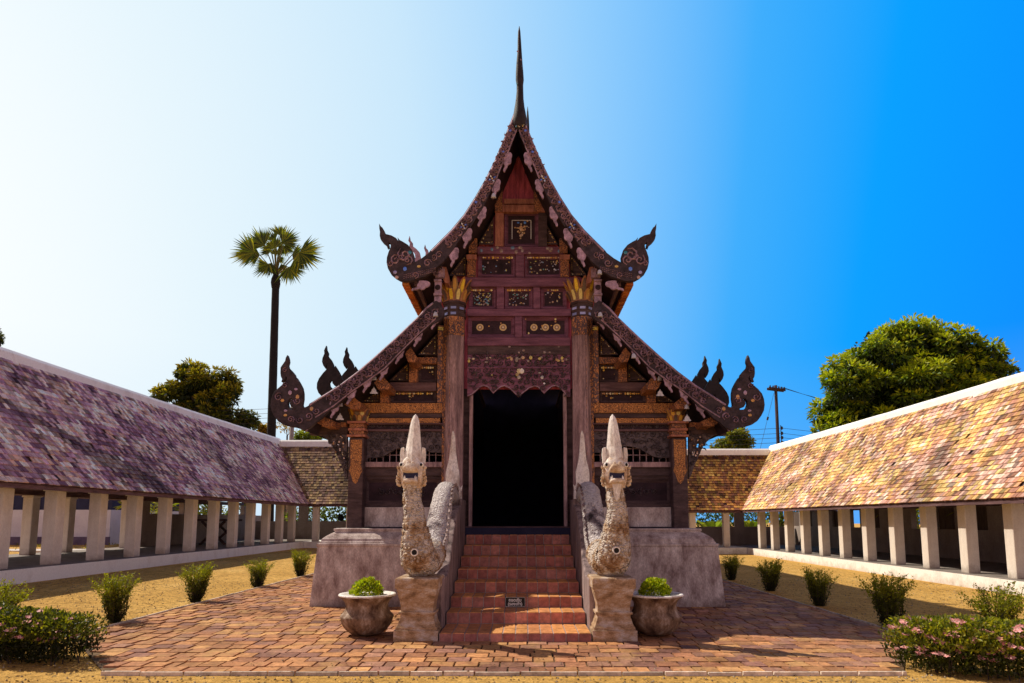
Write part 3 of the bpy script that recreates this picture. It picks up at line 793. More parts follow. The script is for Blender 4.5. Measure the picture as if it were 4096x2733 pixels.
for nm, PRF, t1 in (('upper_roof', UPR, 14.0), ('lower_roof', LPR, 14.0)):
    for sd in (1, -1):
        r = roof_sheet(nm, PRF, 12.02, 14.0, 0, .05, roof_m, TM, sd)
        roof_sheet('soffit', off(PRF, .055 if False else -.055), 12.06, 14.0, 0, .03, MAT['darkrec'], r, sd)
        r = roof_sheet(nm, PRF, 14.0, 15.6, .42, .08, roof_m, TM, sd)
        r = roof_sheet(nm, PRF, 15.6, 28.2, .84, .08, roof_m, TM, sd)
        for yb_, dz_ in ((14.0, .42), (15.6, .84)):
            q = MB(); q.prism([(sd*a, z+dz_-.085) for a, z in PRF]+[(sd*a, z+dz_-.52) for a, z in PRF[::-1]], yb_+.02, yb_+.08); q.build('tier_board', MAT['wood'], TM)
hl = [(-3.55, 1.40)]+[(a, z+.78) for a, z in LPR[::-1] if -3.6 < a < -1.75]+[(a, z+.78) for a, z in UPR[::-1] if a > -2.1]
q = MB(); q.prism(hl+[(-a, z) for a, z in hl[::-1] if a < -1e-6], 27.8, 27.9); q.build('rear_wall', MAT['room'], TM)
# row of orange tile ends under the upper eave
random.seed(8)
for sd in (1, -1):
    q = MB(); y = 12.0
    while y < 13.98:
        w = U(.085, .10); c = random.choice([(.55, .17, .045), (.62, .22, .06), (.45, .13, .04)]); k = U(.7, 1.2)
        x = sd*eave_u[0]; z = eave_u[1]
        q.box(min(x, x-sd*-.13), max(x, x-sd*-.13), y, y+w-.018, z-.07+U(-.006, .006), z-.005, tuple(a*k for a in c))
        y += w
    q.build('eave_tile_row', MAT['eavetile'], TM)
    b = MB(); x = sd*(eave_u[0]+.26); b.box(x-.03, x+.03, 12.05, 13.98, eave_u[1]-.06, eave_u[1]+.02); b.build('eave_batten', MAT['woodh'], TM)

# ---- bargeboards with their flame ends (outline traced on the left, mirrored for the right)
flame_u = [(850, 535), (740, 620), (610, 695), (618, 590), (585, 490), (520, 410), (440, 360), (390, 335), (372, 312), (384, 366), (330, 300), (260, 262), (170, 240), (150, 190), (120, 140), (95, 120), (80, 95),
           (82, 150), (92, 200), (88, 260), (100, 310), (140, 360), (190, 400), (205, 442), (222, 430), (218, 392), (203, 365), (235, 360), (262, 400), (255, 450), (225, 520), (200, 600), (195, 680), (215, 770), (260, 850), (330, 910), (400, 950),
           (480, 967), (570, 962), (680, 925), (780, 895), (880, 830), (960, 760), (1050, 690), (1130, 600), (1230, 470), (1290, 370), (1370, 260), (1440, 170), (1490, 80)]
inner_u = [(750, 905), (840, 760), (900, 640), (950, 530), (985, 440), (1050, 300), (1080, 220), (1118, 130)]
outer_u = [(1116, -20), (1090, 20), (1055, 110), (1000, 250), (940, 390), (870, 530), (790, 670), (700, 810), (600, 930), (500, 1030), (440, 1090)]
UB = xz(kU, outer_u, UY)+xz(kV, flame_u, UY)+xz(kU, inner_u, UY)
flame_l = [(700, 1040), (650, 1066), (600, 1066), (590, 1020), (605, 930), (605, 840), (590, 760), (550, 680), (510, 615), (502, 650), (493, 684), (490, 620), (470, 550), (420, 490), (375, 445), (365, 400), (380, 350), (375, 300), (362, 260),
           (345, 290), (335, 340), (300, 390), (265, 440), (262, 530), (270, 580), (290, 620), (280, 652), (310, 640), (330, 605), (325, 578), (350, 570), (366, 610), (340, 660), (280, 720), (210, 780), (150, 850), (120, 930), (108, 1020), (120, 1110), (160, 1190), (220, 1270), (300, 1325), (400, 1357), (490, 1367), (560, 1390), (615, 1420),
           (720, 1372), (800, 1290), (900, 1222), (1010, 1110), (1130, 1050), (1230, 930), (1400, 795), (1560, 650)]
hole_l = [(450, 942), (440, 915), (400, 920), (370, 960), (362, 1010), (380, 1070), (420, 1103), (497, 1106), (497, 1068), (470, 1062), (430, 1050), (408, 1010), (412, 970), (430, 950)]
inner_l = [(1100, 960), (1240, 810), (1380, 670), (1500, 570), (1590, 520), (1625, 480)]
outer_l = [(1625, 440), (1600, 380), (1560, 352), (1530, 362), (1470, 410), (1400, 490), (1200, 680), (1000, 860), (860, 980), (700, 1100), (540, 1200), (430, 1270)]
LB = xz(kL, outer_l, LY)+xz(kW, flame_l, LY)+xz(kL, inner_l, LY); LH = xz(kW, hole_l, LY)
def strip_curls(mb, pts, y, wfun, step, d=.025):
    L = 0
    for i in range(len(pts)-1):
        a, b = Vector(pts[i]), Vector(pts[i+1]); l = (b-a).length; n = max(1, round(l/step))
        for k in range(n):
            p = a.lerp(b, (k+.5)/n); w = wfun; t = (b-a).normalized(); nr = Vector((-t.y, t.x))
            s = 1 if (k+i) % 2 else -1
            spiral(mb, p.x+nr.x*w*.12*s, p.y+nr.y*w*.12*s, w*.34, math.atan2(t.y, t.x)+U(-.5, .5), s, y, d, 1.3, 10)
            for j in (-1, 1, -.4, .4): leafrib(mb, p.x+nr.x*w*.24*j+t.x*step*U(-.4, .4), p.y+nr.y*w*.24*j+t.y*step*U(-.4, .4), w*U(.20, .30), math.atan2(t.y, t.x)+random.choice((0, PI))+U(-.5, .5), y, d, U(-1.0, 1.0))
def flower(mb, x, z, y, s):
    for i, c in enumerate(((.08, .22, .85), (.80, .80, .72), (.08, .22, .85), (.55, .65, .9))):
        a = i*PI/2+.5
        v = [(x+s*.25*math.cos(a), y, z+s*.25*math.sin(a)), (x+s*.7*math.cos(a-.35), y, z+s*.7*math.sin(a-.35)), (x+s*1.15*math.cos(a), y, z+s*1.15*math.sin(a)), (x+s*.7*math.cos(a+.35), y, z+s*.7*math.sin(a+.35)), (x+s*.7*math.cos(a), y-.015, z+s*.7*math.sin(a))]
        mb.add(v, [(0, 1, 4), (1, 2, 4), (2, 3, 4), (3, 0, 4)], c)
    gem(mb, x, z, y-.004, s*.25, (.85, .65, .25))
pend = [(0, 0), (35, -40), (60, -62), (85, -62), (95, -34), (84, -12), (88, 14), (78, 34), (60, 40), (54, 66), (40, 82), (34, 108), (22, 96), (30, 74), (40, 52), (24, 38), (16, 10)]
def pendant(parent, x, z, y, s, m, tilt=0):
    pp = []
    for a, b in pend:
        a2, b2 = a*math.cos(tilt)-b*math.sin(tilt), a*math.sin(tilt)+b*math.cos(tilt)
        pp.append((m*(x+a2*s), z-b2*s))
    shape('carved_pendant', [smooth_loop(pp, 1)], y, .035, MAT['carve'], parent, .006)
for m in (1, -1):
    fx = (lambda p: p) if m > 0 else mir
    random.seed(40)
    ub = shape('upper_bargeboard', [fx(UB)], UY, .09, MAT['board'], TM, .008)
    cl = [((a[0]+b[0])/2, (a[1]+b[1])/2) for a, b in zip(xz(kU, [(1075, 90), (1000, 250), (940, 390), (870, 530), (790, 670), (700, 810), (600, 930), (520, 1010)], UY), xz(kU, [(1095, 150), (1050, 300), (985, 440), (950, 530), (870, 700), (780, 850), (690, 985), (600, 1080)], UY))]
    q = MB(); strip_curls(q, fx(cl), UY-.053, .21, .085, .04)
    # scales and scrolls in the dragon head at the foot
    for u, v, r in ((470, 560, 120), (400, 600, 60), (520, 640, 90), (830, 690, 70), (330, 640, 90), (640, 880, 60), (930, 600, 60), (1010, 560, 60), (250, 700, 50)):
        x, z = fx(xz(kV, [(u, v)], UY))[0]; spiral(q, x, z, r/3.92/1.743/1491.75*UY, U(0, 6), m, UY-.053, .03, 1.4, 12, .16)
    for u in range(470, 960, 32):
        for r_ in range(3):
            x, z = fx(xz(kV, [(u, 925-(u-470)*.22-r_*28)], UY))[0]; spiral(q, x, z, .02, PI if m > 0 else 0, 1, UY-.053, .015, .5, 5, .3)
    q.build('scroll_carving', MAT['carve'], ub)
    ins = [(p[0]*1.0, p[1]) for p in xz(kU, outer_u, UY)]
    q = MB(); q.ribbon(fx([(x+.012*1, z-.02) for x, z in ins]), [.022]*len(ins), UY-.05, .02); q.ribbon(fx(xz(kU, inner_u[3:], UY)), [.014]*len(inner_u[3:]), UY-.05, .02)
    q.build('edge_bead', MAT['carve'], ub)
    q = MB()
    for u, v, s in ((920, 535, .075), (695, 905, .07), (1005, 325, .03), (795, 718, .03), (1060, 160, .03)):
        x, z = fx(xz(kU, [(u, v)], UY))[0]
        if s > .05: flower(q, x, z, UY-.085, s)
        else: gem(q, x, z, UY-.08, s, (.08, .2, .8))
    for u, v, c in ((555, 530, (.02, .22, .30)), (478, 785, (.10, .25, .85)), (325, 838, (.35, .33, .6)), (695, 745, (.6, .4, .12)), (350, 915, (.5, .33, .3))):
        x, z = fx(xz(kV, [(u, v)], UY))[0]; gem(q, x, z, UY-.06, .038, c)
    q.build('glass_inlay', MAT['glass'], ub)
    sU = 1/1.96/1.743/1491.75*UY
    for u, v, s in ((985, 375, 1.0), (895, 585, 1.0), (785, 800, 1.0), (672, 970, 1.0), (572, 1120, .95)):
        x, z = xz(kU, [(u, v)], UY)[0]; pendant(ub, x, z, UY-.01, sU*s, m, 0)
    x, z = xz(kV, [(690, 950)], UY)[0]; pendant(ub, x, z, UY+.02, sU*.9, m, .9)
    random.seed(41)
    lb = shape('lower_bargeboard', [fx(LB), fx(LH)], LY, .09, MAT['board'], TM, .008)
    cl = [((a[0]+b[0])/2, (a[1]+b[1])/2) for a, b in zip(xz(kL, [(1560, 400), (1400, 490), (1200, 680), (1000, 860), (860, 980), (700, 1100), (560, 1190)], LY), xz(kL, [(1590, 500), (1480, 590), (1270, 780), (1080, 970), (950, 1070), (800, 1170), (640, 1290)], LY))]
    q = MB(); strip_curls(q, fx(cl), LY-.053, .22, .09, .04)
    for u, v, r in ((230, 900, 70), (520, 960, 60), (420, 1250, 60), (560, 1260, 60), (330, 720, 50), (700, 1200, 70), (820, 1120, 60), (330, 480, 40)):
        x, z = fx(xz(kW, [(u, v)], LY))[0]; spiral(q, x, z, r/3.92/1.743/1491.75*LY, U(0, 6), m, LY-.053, .03, 1.4, 12, .16)
    q.build('scroll_carving', MAT['carve'], lb)
    o1 = fx([(x, z-.02) for x, z in xz(kL, outer_l[3:], LY)])
    q = MB(); q.ribbon(o1, [.02]*len(o1), LY-.05, .02)
    o2 = fx(xz(kL, [(1540, 520), (1380, 665), (1240, 805), (1100, 950), (950, 1060), (800, 1160), (640, 1290), (480, 1390)], LY)); q.ribbon(o2, [.014]*len(o2), LY-.05, .02)
    q.build('edge_bead', MAT['carve'], lb)
    q = MB()
    for u, v, c in ((500, 780, (.45, .30, .45)), (408, 835, (.45, .30, .45)), (525, 900, (.65, .35, .12)), (290, 955, (.65, .35, .12)), (340, 1115, (.4, .28, .4)), (335, 1185, (.6, .35, .12)), (745, 1085, (.5, .28, .12))):
        x, z = fx(xz(kW, [(u, v)], LY))[0]; gem(q, x, z, LY-.056, .036, c)
    q.build('glass_inlay', MAT['glass'], lb)
    sL = 1/2.238/1.743/1491.75*LY
    for u, v, s in ((1500, 500, .95), (1345, 660, .9), (1180, 815, .9), (1040, 960, .9), (890, 1070, .9), (745, 1170, .95), (600, 1290, .95), (380, 1425, .8)):
        x, z = xz(kL, [(u, v)], LY)[0]; pendant(lb, x, z, LY+.01, sL*s, m, .12)
    # vertical carved end board linking the two roofs
    q = MB(); fbox(q, kV, 930, 920, 1040, 1290, 12.25, .10, m=m); fbox(q, kV, 915, 1140, 1050, 1180, 12.22, .06, m=m); fbox(q, kV, 920, 925, 1045, 960, 12.22, .06, m=m)
    eb = q.build('roof_end_board', MAT['carve'], TM, bevel=.01)
    x0, x1, z0, z1 = rect(kV, 940, 1000, 1018, 1085, 12.2); r = (z1-z0)/2; n = 16; q = MB()
    cx = m*(x0+x1)/2; cz = (z0+z1)/2
    q.add([(cx+r*math.cos(2*PI*i/n), 12.243, cz+r*math.sin(2*PI*i/n)) for i in range(n)]+[(cx+r*.85*math.cos(2*PI*i/n), 12.235, cz+r*.85*math.sin(2*PI*i/n)) for i in range(n)], [list(range(n, 2*n))]+[(i, (i+1) % n, n+(i+1) % n, n+i) for i in range(n)])
    q.build('recess_shade_disc', MAT['darkrec'], eb)  # dark disc paints the shade of a round recess
    q = MB(); x, z = xz(kV, [(985, 800)], 12.2)[0]
    for k in range(5): spiral(q, m*(x+U(-.05, .08)), z+U(-.1, .12), U(.05, .08), U(0, 6), 1, 12.24, .04)
    fbox(q, kV, 945, 760, 1090, 900, 12.26, .08, m=m)
    q.build('scroll_crest', MAT['carve'], eb)
    q = MB(); x, z = xz(kV, [(1110, 850)], 12.4)[0]
    q.prism([(m*a, b) for a, b in xz(kV, [(1060, 730), (1120, 740), (1160, 900), (1150, 990), (1095, 980), (1050, 870)], 12.4)], 12.4, 13.0); q.build('purlin_end', MAT['orangewood'], TM)
# finial crowning the gable
kS = K(1900, 50, 1.96)
def spire(name, pts, Y, flat, mat):
    q = MB(); n = 10; vs = []; fs = []
    for v, a, b in pts:
        xa, xb = rx(kS, a, v, Y), rx(kS, b, v, Y); z = rzz(kS, (a+b)/2, v, Y)
        for k in range(n):
            an = 2*PI*k/n; vs.append(((xa+xb)/2+(xb-xa)/2*math.cos(an), Y+(xb-xa)/2*flat*math.sin(an), z))
    for i in range(len(pts)-1):
        for k in range(n): k2 = (k+1) % n; fs.append((i*n+k, (i+1)*n+k, (i+1)*n+k2, i*n+k2))
    fs.append([k for k in range(n)]); q.add(vs, fs); return q.build(name, mat, TM, True)
sp = spire('gable_finial', [(108, 345, 349), (150, 337, 356), (220, 334, 361), (300, 333, 366), (400, 324, 373), (470, 320, 379), (530, 319, 383), (570, 326, 378), (620, 326, 379), (680, 320, 381), (740, 312, 388), (800, 301, 400), (850, 292, 410), (900, 296, 404), (935, 325, 368)], UY-.02, 1.1, MAT['finial'])
random.seed(4); q = MB()
for _ in range(70):
    v = 900-abs(random.gauss(0, 260))
    if v < 300: continue
    hw = 18+30*max(0, (v-620)/280); u = 349+U(-hw, hw)
    p = at(*kS(u, v), UY-.02-.9*hw/1.96/1.743/1491.75*UY*1.05*math.sqrt(max(0.05, 1-((u-349)/(hw*1.2))**2))-.015); gem(q, p.x, p.z, p.y, U(.012, .028), random.choice(GLASS+[(.3, .2, .25)]*3))
q.build('glass_mosaic', MAT['glass'], sp)
spire('rear_gable_finial', [(738, 411, 414), (780, 407, 419), (830, 405, 423), (880, 404, 426), (980, 402, 428)], 14.0, 1.0, MAT['finial'])
# upright flames on the ends of the stepped roofs behind
mid_f = [(905, 890), (850, 830), (825, 760), (830, 680), (860, 610), (920, 530), (975, 470), (990, 420), (978, 388), (960, 384), (966, 405), (952, 440), (925, 400), (908, 345), (915, 290), (945, 220), (940, 170), (965, 115), (970, 160), (995, 210), (990, 260), (1040, 320), (1075, 390), (1080, 474), (1110, 420), (1160, 500), (1195, 570), (1230, 690), (1150, 900)]
mid_h = [(1085, 642), (1065, 635), (1035, 642), (1012, 680), (1022, 730), (1070, 780), (1142, 725), (1100, 715), (1070, 680), (1070, 655)]
fp = xz(kW, mid_f, 14.05); fh = xz(kW, mid_h, 14.05)
tipx, tipz = xz(kW, [(965, 115)], 14.05)[0]
def flame(u, v, Y, s, m):
    p = at(u, v, Y)
    tr = lambda L: [(p.x+m*(x-tipx)*s, p.z+(z-tipz)*s) for x, z in L]
    shape('roof_flame_finial', [tr(fp), tr(fh)], Y, .08, MAT['finial'], TM, .008)
flame(*kW(965, 115), 14.05, 1, 1)
flame(*kW(1285, 135), 15.66, 1.0*15.66/14.05*.95, 1)
flame(1650.5, 827, 13.98, 1.02, -1); flame(1617, 820, 14.85, .96*1.06, -1)
def flick(pts, Y, m=1):
    shape('eave_flame', [xz(kV, pts, Y)], Y, .06, MAT['carve'], TM, .006)
flick([(545, 425), (555, 370), (530, 330), (545, 275), (556, 330), (590, 370), (590, 420), (650, 465), (700, 520), (720, 610), (600, 720), (640, 600), (630, 530)], 14.0)
flick([(795, 590), (800, 520), (775, 450), (788, 405), (800, 450), (830, 480), (850, 560), (800, 640)], 15.0)
# ------------------------------------------------------------------ carved facade
YP, YB, YC = 13.02, 12.93, 12.95
random.seed(51)
# central gable woodwork
for (u0, v0, u1, v1, mt, y) in ((0, 455, 1002, 535, 'woodp', YB-.02), (20, 730, 925, 792, 'woodp', YB), (20, 978, 918, 1050, 'woodp', YB), (22, 1052, 916, 1128, 'wood', YB+.03),
                                (110, 188, 862, 252, 'woodp', YB), (22, 1236, 916, 1250, 'woodp', YB-.03)):
    b = part('cross_beam', MAT[mt], kD, u0, v0, u1, v1, y, .1)
    if v0 in (188, 1052):
        g = MB(); x0, x1, z0, z1 = rect(kD, u0+20, v0+8, u1-20, v1-8, y)
        for _ in range(16 if v0 == 188 else 6):
            s = U(.02, .045) if v0 == 188 else U(.015, .03)
            gem(g, U(x0, x1), U(z0, z1), y-.005, s, random.choice([(.35, .26, .24), (.42, .3, .26), (.3, .2, .18), (.15, .25, .4)]))
        g.build('inlay', MAT['glass'], b)
for (u0, v0, u1, v1, mt) in ((440, 252, 515, 452, 'woodp'), (275, 540, 340, 728, 'woodp'), (595, 540, 656, 728, 'woodp'), (435, 795, 498, 976, 'woodp'), (262, -190, 338, 186, 'orangewood'), (640, -190, 716, 186, 'wood'), (338, -230, 645, -185, 'orangewood'), (330, -160, 650, -125, 'orangewood')):
    part('post', MAT[mt], kD, u0, v0, u1, v1, YB+.02, .1)
for (u0, v0, u1, v1, gm, gc, bd, rg) in ((115, 262, 435, 450, 14, GLASS, .5, 0), (522, 262, 852, 450, 40, GLASS, .95, 0), (35, 545, 268, 728, 60, GLASS, .9, 0), (348, 545, 590, 728, 32, GLASS, .9, 0), (662, 545, 885, 728, 14, GLASS, .5, 0),
                                      (28, 797, 432, 976, 3, GOLDS, 0, 2), (502, 797, 900, 976, 6, GOLDS, .1, 3), (345, -120, 640, 185, 0, GLASS, 0, 0)):
    x0, x1, z0, z1 = rect(kD, u0, v0, u1, v1, YP)
    p = panel(x0, x1, z0, z1, YP, .075, gm, gc, band=bd, rings=rg)
    if v0 == -120:
        g = MB(); cx, cz = (x0+x1)/2, (z0+z1)/2; w, hh = (x1-x0)*.29, (z1-z0)*.27
        for a, b_, c_, d_ in ((-w, hh-.012, w, hh), (-w, -hh, -w+.014, hh), (w-.014, -hh, w, hh)): g.box(cx+a, cx+c_, YP+.035, YP+.048, cz+b_, cz+d_, (.75, .72, .70))
        for _ in range(46):
            a, r = U(0, 6.28), abs(random.gauss(0, .075)); gem(g, cx+r*math.cos(a), cz+.02+r*1.1*math.sin(a), YP+.04, U(.012, .026), random.choice([(.70, .42, .22), (.8, .6, .4), (.5, .26, .14)]))
        for s in (-1, 1): gem(g, cx+s*.07, cz+.15, YP+.04, .03, (.10, .3, .85))
        for _ in range(10): gem(g, cx+U(-.04, .04), cz-U(.1, .2), YP+.04, .018, (.6, .4, .28))
        g.build('glass_mosaic', MAT['glass'], p)
# red boards in the peak
for (u0, v0, u1, v1) in ((1000, 480, 1105, 715), (1108, 355, 1172, 715), (1175, 480, 1290, 715)):
    part('gable_board', MAT['woodred'], kU, u0, v0, u1, v1, YP+.03, .05)
part('cross_beam', MAT['orangewood'], kU, 940, 722, 1350, 778, YB-.02, .1)
for m in (1, -1):
    for k_, (u0, v0, u1, v1) in ((kU, (940, 600, 1000, 775)), (kU, (735, 985, 800, 1100))):
        part('strut', MAT['goldband'], k_, u0, v0, u1, v1, YB-.03, .1, m)
    p = part('small_pillar', MAT['goldband'], kU, 722, 1150, 790, 1288, YB-.02, .1, m)
    part('small_pillar_cap', MAT['orangewood'], kU, 716, 1112, 796, 1150, YB-.04, .12, m, p)
    # three-cornered panels that follow the roof
    for k_, tri in ((kU, [(810, 1040), (930, 1040), (930, 830)]), (kU, [(580, 1285), (715, 1285), (715, 1110)]), (kL, [(1390, 832), (1560, 832), (1560, 640)]), (kL, [(1135, 1062), (1310, 1062), (1310, 895)]), (kL, [(885, 1250), (1050, 1250), (1050, 1150)])):
        t = xz(k_, tri, YP)
        c = (sum(a for a, _ in t)/3, sum(b for _, b in t)/3)
        i1 = [(a+(c[0]-a)*.18, b+(c[1]-b)*.18) for a, b in t]; i2 = [(a+(c[0]-a)*.36, b+(c[1]-b)*.36) for a, b in t]
        q = MB(); vs = [(m*a, YP-.03, b) for a, b in t]+[(m*a, YP-.03, b) for a, b in i1]+[(m*a, YP+.02, b) for a, b in i2]
        q.add(vs, [(j, (j+1) % 3, (j+1) % 3+3, j+3) for j in range(3)]+[(j+3, (j+1) % 3+3, (j+1) % 3+6, j+6) for j in range(3)]+[(6, 7, 8)])
        tp = q.build('corner_panel', MAT['wood'], TM)
        g = MB()
        for j in range(3):
            a, b = i1[j], i1[(j+1) % 3]; n = int(math.hypot(b[0]-a[0], b[1]-a[1])/.045)
            for e in range(n):
                if rnd() < .75:
                    f = (e+.5)/n; x, z = a[0]+(b[0]-a[0])*f, a[1]+(b[1]-a[1])*f
                    gem(g, m*(x+(c[0]-x)*.08), z+(c[1]-z)*.08, YP-.02, U(.012, .02), random.choice(GOLDS+[(.3, .18, .08)]*3))
        if g.v: g.build('gilt_inlay', MAT['glass'], tp)
    # wing woodwork
    for (u0, v0, u1, v1, mt, y) in ((1385, 848, 1562, 905, 'goldband', YB), (1140, 1072, 1556, 1150, 'woodh', YB), (890, 1258, 1620, 1345, 'goldpat', YB-.05), (940, 1347, 1620, 1390, 'wood', YB), (925, 1392, 1590, 1436, 'goldpat', YB-.08), (910, 1438, 1625, 1448, 'woodh', YB-.1)):
        part('wing_beam', MAT[mt], kL, u0, v0, u1, v1, y, .14, m)
    for (u0, v0, u1, v1, mt) in ((1565, 560, 1642, 1256, 'goldcol'), (1312, 905, 1388, 1070, 'goldband'), (1052, 1150, 1134, 1256, 'goldband')):
        part('wing_post', MAT[mt], kL, u0, v0, u1, v1, YB-.03, .12, m)
    q = MB(); x0, x1, z0, z1 = rect(kL, 1572, 572, 1636, 610, YB-.035)
    for i in range(8): gem(q, m*(x0+(x1-x0)*(i % 4+.5)/4), z0+(z1-z0)*(.3+.4*(i//4)), YB-.036, .022, random.choice([(.85, .7, .1), (.8, .5, .06), (.7, .65, .2)]))
    q.build('post_glass', MAT['glass'], TM)
    for (u0, v0, u1, v1, gm, bd, rg) in ((1392, 922, 1560, 1068, 3, .9, 1), (1142, 1154, 1552, 1254, 4, .95, 0)):
        x0, x1, z0, z1 = rect(kL, u0, v0, u1, v1, YP)
        if m < 0: x0, x1 = -x1, -x0
        panel(x0, x1, z0, z1, YP, .06, gm, GOLDS, band=bd, rings=0, mat='wood')
    # projecting purlin ends under the roof
    for (pts, y0) in (([(1275, 815), (1325, 755), (1390, 860), (1360, 895), (1300, 885)], 12.35), ([(1000, 1075), (1065, 1005), (1140, 1090), (1130, 1135), (1040, 1140)], 12.35), ([(735, 1270), (810, 1200), (885, 1260), (870, 1312), (790, 1310)], 12.35), ([(480, 1430), (560, 1385), (640, 1420), (625, 1462), (540, 1465)], 12.3)):
        q = MB(); q.prism([(m*a, b) for a, b in xz(kL, pts, y0)], y0, 13.0); q.build('purlin_end', MAT['goldband'], TM)
    # lunette with the barred window under it
    x0, x1, z0, z1 = rect(kM, 405, 340, 1228, 408, YB)
    q = MB(); fbox(q, kM, 405, 340, 1228, 408, YB, .1, m=m); fr = q.build('carved_frieze', MAT['darkrec'], TM)
    a, b = sorted((m*x0, m*x1)); q = MB(); carve_poly(q, lambda x, z: True, a, b, z0, z1, .13, YB-.001, .02); q.build('scroll_carving', MAT['carvedark'], fr)
    part('ledge', MAT['woodh'], kM, 400, 408, 1232, 432, YB-.05, .12, m)
    lun = [(400, 432), (400, 700), (470, 706), (545, 705), (610, 690), (680, 650), (740, 615), (800, 595), (870, 585), (940, 590), (1010, 605), (1060, 630), (1110, 650), (1230, 655), (1230, 432)]
    lp = xz(kM, lun, YB+.02); lp = [(m*a, b) for a, b in lp]
    ln = shape('lunette', [lp], YB+.05, .06, MAT['carvedark'], TM, .004)
    q = MB(); xs_ = [p[0] for p in lp]; zs_ = [p[1] for p in lp]; pf_ = pip(lp)
    carve_poly(q, lambda x, z: pf_(x, z) and pf_(x, z-.04) and pf_(x+.03, z) and pf_(x-.03, z), min(xs_), max(xs_), min(zs_), max(zs_), .15, YB+.019, .03); q.build('scroll_carving', MAT['carve'] if m > 5 else MAT['carvedark'], ln)
    wx0, wx1, wz0, wz1 = rect(kM, 405, 560, 1228, 752, YW-.02); wz1 -= .02
    if m < 0: wx0, wx1 = -wx1, -wx0
    n = 12
    for i in range(1, n):
        q = MB(); x = wx0+(wx1-wx0)*i/n; q.box(x-.009, x+.009, YW-.03, YW-.012, wz0, wz1); q.build('window_bar', MAT['pillar'], TM)
    for z in (wz0+.14, wz0+.27):
        q = MB(); q.box(wx0, wx1, YW-.011, YW+.004, z-.008, z+.008); q.build('window_bar', MAT['pillar'], TM)
    part('sill', MAT['pillar'], kM, 390, 752, 1230, 806, YB-.08, .16, m)
    part('wing_beam', MAT['wood'], kM, 392, 808, 1230, 896, YB, .12, m)
    x0, x1, z0, z1 = rect(kM, 386, 898, 1230, 1224, YP-.04)
    if m < 0: x0, x1 = -x1, -x0
    pn = panel(x0, x1, z0, z1, YP-.04, .13, 0, inner='darkrec', mat='wood')
    q = MB(); ii = .30
    carve_poly(q, lambda x, z: True, x0+ii*1.0, x1-ii, z0+.24, z1-.2, .14, YP+.008, .03); q.build('scroll_carving', MAT['carvedark'], pn)
    # tall octagonal pillars
    cx = m*-1.305; r = .222; zt = rzz(I, 1050, 768, YC); zr_ = rzz(I, 1050, 697, YC); zb_ = rzz(I, 1050, 731, YC)
    q = MB(); q.lathe([(r*1.02, 1.40), (r, 2.5), (r*.98, zb_)], cx, YC, 8, ph=PI/8); col = q.build('pillar', MAT['pillar'], TM)
    q = MB(); q.lathe([(r*1.012, zt-.06), (r*1.012, zb_-.01)], cx, YC, 8, ph=PI/8); q.build('gold_collar', MAT['goldcol'], col)
    q = MB()
    a = PI+PI/8+.001 if m > 0 else 0
    for s_ in (0,):
        x_ = cx-m*r*.93; q.add([(x_-m*.004, YC-r*.42, 1.9), (x_+m*.152, YC-r*.945, 1.9), (x_+m*.152, YC-r*.945, zt-.06), (x_-m*.004, YC-r*.42, zt-.06)], [(0, 1, 2, 3) if m > 0 else (3, 2, 1, 0)])
    q.build('gold_stencil', MAT['goldcol'], col)
    q = MB(); hh = zr_-zb_
    q.lathe([(r*1.02, zb_-.01), (r*1.10, zb_+.02*hh), (r*1.10, zb_+.2*hh), (r*1.0, zb_+.24*hh), (r*1.0, zb_+.4*hh), (r*1.08, zb_+.44*hh), (r*1.08, zb_+.6*hh), (r*1.0, zb_+.64*hh), (r*1.0, zb_+.8*hh), (r*1.12, zb_+.84*hh), (r*1.12, zr_)], cx, YC, 8, ph=PI/8)
    q.build('collar_rings', MAT['wood'], col)
    q = MB()
    for zc in (zb_+.52*hh, zb_+.14*hh):
        for a0 in range(-2, 3):
            if rnd() < .7:
                an = -PI/2+a0*PI/4; nx_, ny_ = math.cos(an), math.sin(an); rr = r*1.115*math.cos(PI/8); w = .055; t_ = (-ny_, nx_); zz = .025
                q.add([(cx+nx_*rr+t_[0]*d*w, YC+ny_*rr+t_[1]*d*w, zc+e) for d, e in ((-1, -zz), (1, -zz), (1, zz), (-1, zz))], [(0, 1, 2, 3)], random.choice([(.30, .36, .75), (.42, .45, .8), (.25, .3, .6)]))
    q.build('blue_glass', MAT['glass'], col)
    q = MB(); q.lathe([(r*1.13, zb_+.985*hh), (r*1.13, zr_+.005)], cx, YC, 8, ph=PI/8); q.build('gilt_ring', MAT['orangewood'], col)
    def lotus(cx, cy, z0, r0, flare, hgt, n, ph, parent, wid):
        q = MB(); g = MB()
        for i in range(n):
            an = 2*PI*i/n+ph; rad = Vector((math.cos(an), math.sin(an), 0)); tan = Vector((-math.sin(an), math.cos(an), 0))
            def Pt(t, s):  # t up, s across
                wv = wid*(1.0 if t < .5 else math.sqrt(max(0, 1-((t-.5)/.5)**1.6)))*(.8+.35*min(1, t*2))
                return Vector((cx, cy, z0+hgt*t))+rad*(r0+flare*(t**1.6)-.02*s*s)+tan*(s*wv/2)
            T = [0, .25, .5, .7, .85, .95, 1]
            vs = [Pt(t, s) for t in T for s in (-1, -.55, .55, 1)]
            fs = [(j*4+k, j*4+k+1, j*4+k+5, j*4+k+4) for j in range(len(T)-1) for k in (0, 1, 2)]
            q.add(vs, fs, random.choice([(.42, .17, .06), (.34, .13, .05), (.25, .13, .07)]))
            c = random.choice([(.85, .58, .05), (.75, .62, .22), (.10, .07, .06), (.80, .45, .06), (.16, .11, .09), (.55, .30, .08)])
            T2 = [.08, .3, .55, .75, .88]
            vs = [Pt(t, s)+rad*.012 for t in T2 for s in (-.5, .5)]
